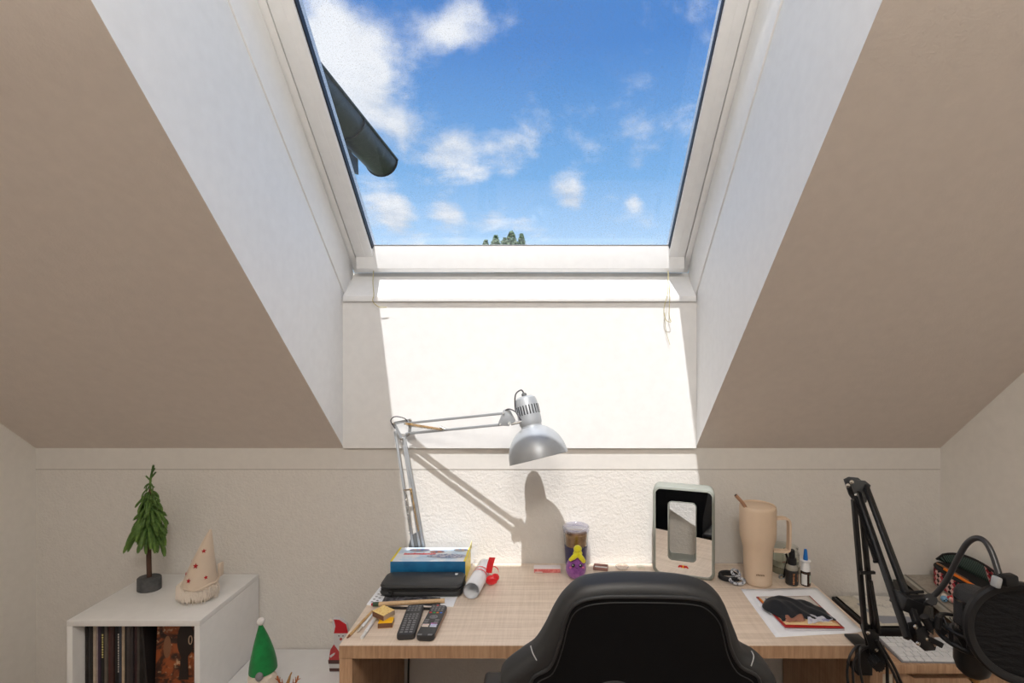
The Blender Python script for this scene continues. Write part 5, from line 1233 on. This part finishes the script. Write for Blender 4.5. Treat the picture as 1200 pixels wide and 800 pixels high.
# gooseneck with pop filter
pf = thing('pop_filter', 'round black pop filter on a curved gooseneck', 'pop filter', Q(1062, 706, 1.225))
ay = 1.232
MB().box(Q(1063, 706, ay-.018), (.050, .050, .034), rot=(0, R(20), 0), bev=.004).build('arm_clamp', black_plastic, pf)
m = MB(); m.box(Q(1080, 703, ay-.03), (.060, .022, .020), rot=(0, R(-4), 0), bev=.004); m.cyl(Q(1091, 702, ay-.045), Q(1091, 702, ay-.015), .013, seg=14); m.cyl(Q(1060, 694, ay-.02), Q(1082, 693, ay-.02), .0035, seg=8); m.build('clamp_knob', black_plastic, pf)
gn_ = cat([Q(1080, 705, ay-.035), Q(1095, 697, 1.19), Q(1109, 680, 1.17), Q(1121, 657, 1.15), Q(1132, 638, 1.13), Q(1143, 630.5, 1.11), Q(1154, 634, 1.09), Q(1163, 649, 1.07), Q(1172, 677, 1.045)], 10)
MB().tube(gn_, .0062, 10).build('gooseneck', pm('gooseneck_rubber', (.03, .03, .032), .3), pf)
m = MB()
for i in range(10, len(gn_)-1, 1):
    for h in (0, .5): pass
nyy = 1.03; pc_ = Q(1198, 742, nyy); axp = Vector((-.28, -1, .10)).normalized(); RP = .1015
tag_ = None
qp = Vector((0, 0, 1)).rotation_difference(axp).to_matrix()
m = MB(); m.lathe([(RP-.016, -.005), (RP-.010, -.009), (RP-.002, -.010), (RP+.002, -.005), (RP+.002, .005), (RP-.002, .010), (RP-.010, .009), (RP-.016, .005), (RP-.016, -.005)], pc_, 64, axis=axp); m.build('ring_frame', black_plastic, pf)
fm = pm('black_nylon_mesh', (.004, .004, .005), .6, spec=.25, bump=(36, .8, .006, 6), stretch=(1, 1, 3))
m = MB(); m.lathe([(RP-.014, .002), (0, .0021)], pc_, 64, axis=axp); m.build('mesh_screen', fm, pf, fix=False)
m = MB(); m.lathe([(RP-.014, -.003), (0, -.0031)], pc_, 64, axis=axp); m.build('mesh_screen', fm, pf, fix=False)
m = MB(); m.box(Q(1173, 680, 1.036), (.026, .018, .018), rot=(0, R(20), 0), bev=.003); m.box(Q(1182, 679, 1.03), (.028, .020, .022), rot=(0, R(-6), 0), bev=.004); m.build('ring_clamp', black_plastic, pf)
MB().box(Q(1167.5, 681.5, 1.030), (.012, .016, .022), rot=(0, R(12), 0), bev=.003).build('grey_pad', pm('grey_plastic', (.35, .36, .37), .4), pf)

# microphone with shock mount
mx, my = (1140-640)*1.13/580, 1.13
mc = thing('microphone', 'black studio microphone hanging in its shock mount', 'microphone', (mx, my, .905))
zt_ = lambda v: 1.66-(v-405)*my/580
mic_m = pm('black_mic_body', (.014, .014, .015), .38)
grille = pm('black_wire_grille', (.022, .022, .024), .5, bump=(900, 1.0, .0015, 1))
r_ = .0355
m = MB(); m.lathe([(0, zt_(790)), (.020, zt_(790)), (.030, zt_(785)), (r_, zt_(776)), (r_, zt_(736)), (0, zt_(736))], (mx, my, 0), 40); m.build('lower_body', mic_m, mc)
m = MB(); m.lathe([(0, zt_(735.6)), (r_+.0005, zt_(735.6)), (r_+.0005, zt_(731)), (0, zt_(731))], (mx, my, 0), 40); m.build('ring_band', pm('dark_chrome', (.12, .12, .125), .25, .9), mc)
m = MB(); m.lathe([(0, zt_(730.8)), (r_-.001, zt_(730.8)), (r_-.001, zt_(703)), (0, zt_(703))], (mx, my, 0), 40); m.build('grille', grille, mc)
m = MB(); m.lathe([(r_+.0003, zt_(703.5)), (r_+.0003, zt_(701.5)), (r_-.001, zt_(701.5)), (r_-.001, zt_(703.5)), (r_+.0003, zt_(703.5))], (mx, my, 0), 40); m.build('ring_band', MAT['dark_chrome'], mc)
m = MB(); m.lathe([(r_-.001, zt_(702)), (r_-.001, zt_(696)), (r_-.006, zt_(690.5)), (r_-.016, zt_(688)), (0, zt_(687.5))], (mx, my, 0), 40); m.build('head_grille', grille, mc)
m = MB()
for sx in (-1, 1): m.bar((mx+sx*r_*.93, my-.012, zt_(730)), (mx+sx*r_*.93, my-.012, zt_(703)), .003, .004)
m.build('side_rail', mic_m, mc)
m = MB(); m.lathe([(0, zt_(797)), (.011, zt_(797)), (.0125, zt_(794)), (.0125, zt_(790)), (0, zt_(790))], (mx+.004, my, 0), 24); m.build('gold_connector', pm('gold_metal', s(196, 160, 110), .3, 1.0), mc)
MB().tube(cat([(mx+.004, my, zt_(797)), (mx+.005, my, zt_(805)), (mx+.02, my+.03, zt_(840)), (mx-.02, my+.06, zt_(900))], 6), .007, 10).build('plug_cable', cb, mc)
sm_ = thing('shock_mount', 'black cage-like shock mount ring around the microphone', 'shock mount', (mx-.01, my, zt_(752)))
m = MB(); tl = (R(4), R(9), 0)
torus(m, (mx-.006, my, zt_(738)), .060, .0040, .98, tl, 48, 8); m.build('upper_ring', black_plastic, sm_)
m = MB(); torus(m, (mx-.006, my, zt_(752)), .060, .0060, .98, tl, 48, 8); m.build('lower_ring', black_plastic, sm_)
m = MB(); torus(m, (mx, my, zt_(742)), r_+.0045, .0035, 1, (0, 0, 0), 48, 8); torus(m, (mx, my, zt_(757)), r_+.0045, .0045, 1, (0, 0, 0), 48, 8); m.build('inner_ring', pm('grey_black_plastic', (.06, .06, .065), .35), sm_)
for k in range(8):
    a0 = 2*PI*k/8+.3; zc_ = zt_(745); m = MB(); cs2, sn2 = math.cos(a0), math.sin(a0)
    m.bar((mx-.006+.060*cs2, my+.059*sn2, zt_(738)-.009*cs2), (mx-.006+.060*cs2, my+.059*sn2, zt_(752)-.009*cs2), .006, .005); m.build('strut', black_plastic, sm_)
    m = MB(); m.tube([(mx-.006+.058*cs2, my+.057*sn2, zt_(739)-.009*cs2), (mx+.039*math.cos(a0+.25), my+.039*math.sin(a0+.25), zt_(757)), (mx-.006+.058*math.cos(a0+.5), my+.057*math.sin(a0+.5), zt_(739)-.009*math.cos(a0+.5))], .0014, 5); m.build('elastic', pm('grey_elastic', (.10, .10, .11), .6), sm_)
m = MB(); m.bar(Q(1094, 730, Wy-.02), (mx-.064, my, zt_(742)), .012, .010, up=(0, 1, 0), bev=.002); m.build('mount_arm', black_plastic, sm_)

# ================================================================== CHAIR
CXc = .182; cy0_, kk = .965, .13
U_ = Vector((0, -kk, 1)).normalized(); Nn = Vector((0, -1, -kk)).normalized()
org_ = Vector((CXc, cy0_+kk*(1.2-.45), .45))
X_ = 1
CMt = Matrix((Vector((1, 0, 0)), U_, Nn)).transposed().to_4x4(); CMt.translation = org_
def chair_pt(u, v, off=0.0):           # where the ray through a pixel meets a layer of the backrest
    d_ = Vector(((u-640)/580, 1, -(v-405)/580)); C_ = Vector((0, 0, 1.66)); t_ = (org_+Nn*off-C_).dot(Nn)/d_.dot(Nn); q_ = C_+d_*t_-org_
    return (q_.x, q_.dot(U_))
outer_px = [(587, 797), (590, 782), (611, 765), (626, 754), (638, 736), (650, 712), (662, 691), (680, 677), (708, 672), (740, 671), (784, 672.5), (810, 676.5), (829, 684), (842, 696), (850, 712), (859, 735), (868, 755), (886, 766), (899, 779), (906, 797)]
inner_px = [(622, 797), (644, 779), (655, 753), (662, 726), (670, 709), (685, 700.5), (709, 697), (740, 696.5), (784, 697), (810, 698.5), (826, 702), (838, 711), (846, 722), (850, 736), (856, 759), (867, 778), (889, 797)]
O_ = [chair_pt(p[0], p[1], -.010 if p[1] < 700 else .0) for p in outer_px]; I_ = [chair_pt(p[0], p[1], .027) for p in inner_px]
bl = O_[0][1]
O_ = O_+[(.262, bl-.10), (.240, bl-.22), (.225, bl-.34), (.235, bl-.46), (.245, bl-.56), (.215, bl-.60), (0, bl-.61), (-.215, bl-.60), (-.245, bl-.56), (-.235, bl-.46), (-.225, bl-.34), (-.240, bl-.22), (-.262, bl-.10)]
I_ = I_+[(.205, bl-.08), (.190, bl-.20), (.170, bl-.33), (.175, bl-.46), (.165, bl-.54), (0, bl-.555), (-.165, bl-.54), (-.175, bl-.46), (-.170, bl-.33), (-.190, bl-.20), (-.205, bl-.08)]
def shape(loops, half, bev, name, mat_, parent, zoff=0, res=5):
    cu = bpy.data.curves.new(name, 'CURVE'); cu.dimensions = '2D'; cu.fill_mode = 'BOTH'; cu.extrude = half-bev; cu.bevel_depth = bev; cu.bevel_resolution = 4; cu.offset = -bev
    for lp_ in loops:
        pts = cat([(p[0], p[1], 0) for p in lp_], res, True); sp_ = cu.splines.new('POLY'); sp_.points.add(len(pts)-1); sp_.use_cyclic_u = True
        for q_, p in zip(sp_.points, pts): q_.co = (p.x, p.y, 0, 1)
    ob_ = bpy.data.objects.new(name, cu); COL.objects.link(ob_)
    me = bpy.data.meshes.new_from_object(ob_.evaluated_get(bpy.context.evaluated_depsgraph_get()))
    mb_ = MB(CMt @ Matrix.Translation((0, 0, zoff))); mb_.add([v_.co.copy() for v_ in me.vertices], [list(p.vertices) for p in me.polygons])
    bpy.data.objects.remove(ob_); bpy.data.curves.remove(cu); bpy.data.meshes.remove(me)
    return mb_.build(name, mat_, parent, ang=60)
ch = thing('gaming_chair', 'black faux leather swivel chair with tall backrest at the desk', 'chair', (CXc, 1.30, 0))
hl_ = chair_pt(716, 812, .034); hr_ = chair_pt(797, 815, .034)
def hole_px(c_, sgn): return [(c_[0]+sgn*x_, c_[1]+y_) for x_, y_ in ((-.055, -.020), (-.045, .002), (-.020, .020), (.008, .026), (.030, .020), (.042, .002), (.040, -.028), (.015, -.045), (-.025, -.040))]
hl1, hr1 = hole_px((hl_[0], hl_[1]-.004), 1), hole_px((hr_[0], hr_[1]-.004), -1)
shape([O_, hl1, hr1], .032, .022, 'backrest_bolster', leather, ch)
shape([I_, hl1, hr1], .0335, .002, 'backrest_panel', leather_panel, ch)
def piping(lp_, z, r, nm, mat_): 
    pts = [CMt @ Vector((p.x, p.y, z)) for p in cat([(p[0], p[1], 0) for p in lp_], 6, True)]; MB().tube(pts, r, 8, closed=True).build(nm, mat_, ch)
piping(I_, .0330, .0036, 'piping', leather)
I2 = [(p[0]*.965, p[1]-.012 if p[1] > .4 else p[1]) for p in I_]
piping(I2, .0335, .0012, 'seam', leather)
for hh_ in (hl1, hr1): piping(hh_, .030, .0055, 'hole_rim', leather); piping(hh_, -.030, .0055, 'hole_rim', leather)
# pale seam thread on the shoulders
th_m = pm('pale_thread', (.42, .42, .42), .6)
for px_ in (((622, 752), (624.5, 760), (629, 767.5)), ((878, 758), (880.5, 764), (877, 774))):
    pts = []
    for i, p in enumerate(px_):
        a_, b_2 = chair_pt(p[0], p[1], (.020, .030, .0335)[i]); pts.append(CMt @ Vector((a_, b_2, (.030, .041, .0465)[i])))
    MB().tube(cat(pts, 5), .0011, 5).build('seam_thread', th_m, ch)
# bright strut seen through the left hole
MB().bar(CMt @ Vector((hl_[0]+.030, hl_[1]-.05, -.02)), CMt @ Vector((hl_[0]+.026, hl_[1]+.012, -.02)), .003, .003).build('inner_trim', MAT['grey_plastic'], ch)
# seat, arms, column, base
mb = MB(); mb.box((CXc, 1.36, .475), (.50, .50, .11), bev=.035, seg=3); mb.build('seat', leather, ch)
for sx in (-1, 1):
    mb = MB(); mb.box((CXc+sx*.235, 1.37, .50), (.10, .46, .11), bev=.04, seg=3); mb.build('seat_bolster', leather, ch)
    mb = MB(); mb.box((CXc+sx*.315, 1.30, .712), (.085, .25, .030), bev=.012, seg=3); ar = mb.build('armrest', black_plastic, ch)
    mb = MB(); mb.bar((CXc+sx*.315, 1.30, .46), (CXc+sx*.315, 1.30, .700), .030, .055, up=(0, 1, 0), bev=.005); mb.bar((CXc+sx*.12, 1.30, .42), (CXc+sx*.315, 1.30, .44), .05, .014, bev=.003); mb.bar((CXc+sx*.315, 1.30, .43), (CXc+sx*.315, 1.30, .47), .030, .055, up=(0, 1, 0)); mb.build('armrest_post', black_plastic, ar)
    mb = MB(); mb.bar((CXc+sx*.20, 1.14, .44), (CXc+sx*.215, 1.085, .58), .05, .012, up=(1, 0, 0), bev=.003); mb.build('hinge_bracket', black_metal, ch)
MB().b2(CXc-.12, CXc+.12, 1.22, 1.45, .385, .425, bev=.006).build('mechanism', black_metal, ch)
MB().cyl((CXc, 1.33, .12), (CXc, 1.33, .39), .028, seg=24).build('gas_column', black_metal, ch)
MB().cyl((CXc, 1.33, .075), (CXc, 1.33, .135), .045, .035, 24).build('hub', black_plastic, ch)
for k in range(5):
    a_ = 2*PI*k/5+.3; e_ = Vector((CXc+.31*math.cos(a_), 1.33+.31*math.sin(a_), .080)); mb = MB(); mb.tube([(CXc, 1.33, .108), Vector((CXc, 1.33, .108)).lerp(e_, .5)+Vector((0, 0, .004)), e_], [.026, .021, .015], 10); lg = mb.build('base_leg', black_plastic, ch)
    mb = MB(); t__ = Vector((-math.sin(a_), math.cos(a_), 0))
    for sg in (-1, 1): mb.cyl(e_+t__*sg*.008+Vector((0, 0, -.051)), e_+t__*sg*.026+Vector((0, 0, -.051)), .029, seg=18)
    mb.cyl(e_+Vector((0, 0, -.03)), e_, .006, seg=8); mb.build('castor', black_plastic, lg)

# ================================================================== SMALL THINGS ON THE ROOM
cordm = pm('cream_string', s(190, 178, 126), .8)
o = tag(MB().tube(cat([Q(438, 314, 2.165), Q(437, 330, 2.115), Q(438, 345, 2.060), Q(437, 353, 2.062), Q(444, 359.5, 2.066), Q(453, 360, 2.068)], 8), .0017, 5).build('pull_string', cordm, org=Q(438, 314, 2.165)), 'thin cream string dangling from the left end of the skylight sash', 'string', 'blind strings')
o = tag(MB().tube(cat([Q(783, 314, 2.165), Q(783, 330, 2.115), Q(782, 345, 2.060), Q(778, 362, 2.062), Q(780, 374, 2.066), Q(786, 377, 2.07), Q(784, 368, 2.07), Q(785, 345, 2.058), Q(784, 330, 2.112)], 8), .0015, 5).build('pull_string', cordm, org=Q(783, 314, 2.165)), 'thin cream string looping from the right end of the skylight sash', 'string', 'blind strings')
o = tag(MB().tube(cat([Q(779, 366, 2.072), Q(780, 385, 2.076), Q(785, 404, 2.078)], 8), .0009, 5).build('string_tail', cordm, org=Q(779, 366, 2.072)), 'loose string tail hanging below the right-hand loop', 'string', 'blind strings')
o = tag(MB().tube(cat([(-.575, 2.075, .735-.04), (-.570, 2.08, .5), (-.578, 2.075, .25), (-.56, 2.06, .02)], 8), .004, 8).build('power_cable', cb, org=(-.575, 2.075, .02)), 'black cable hanging down the wall beside the desk side panel', 'cable')
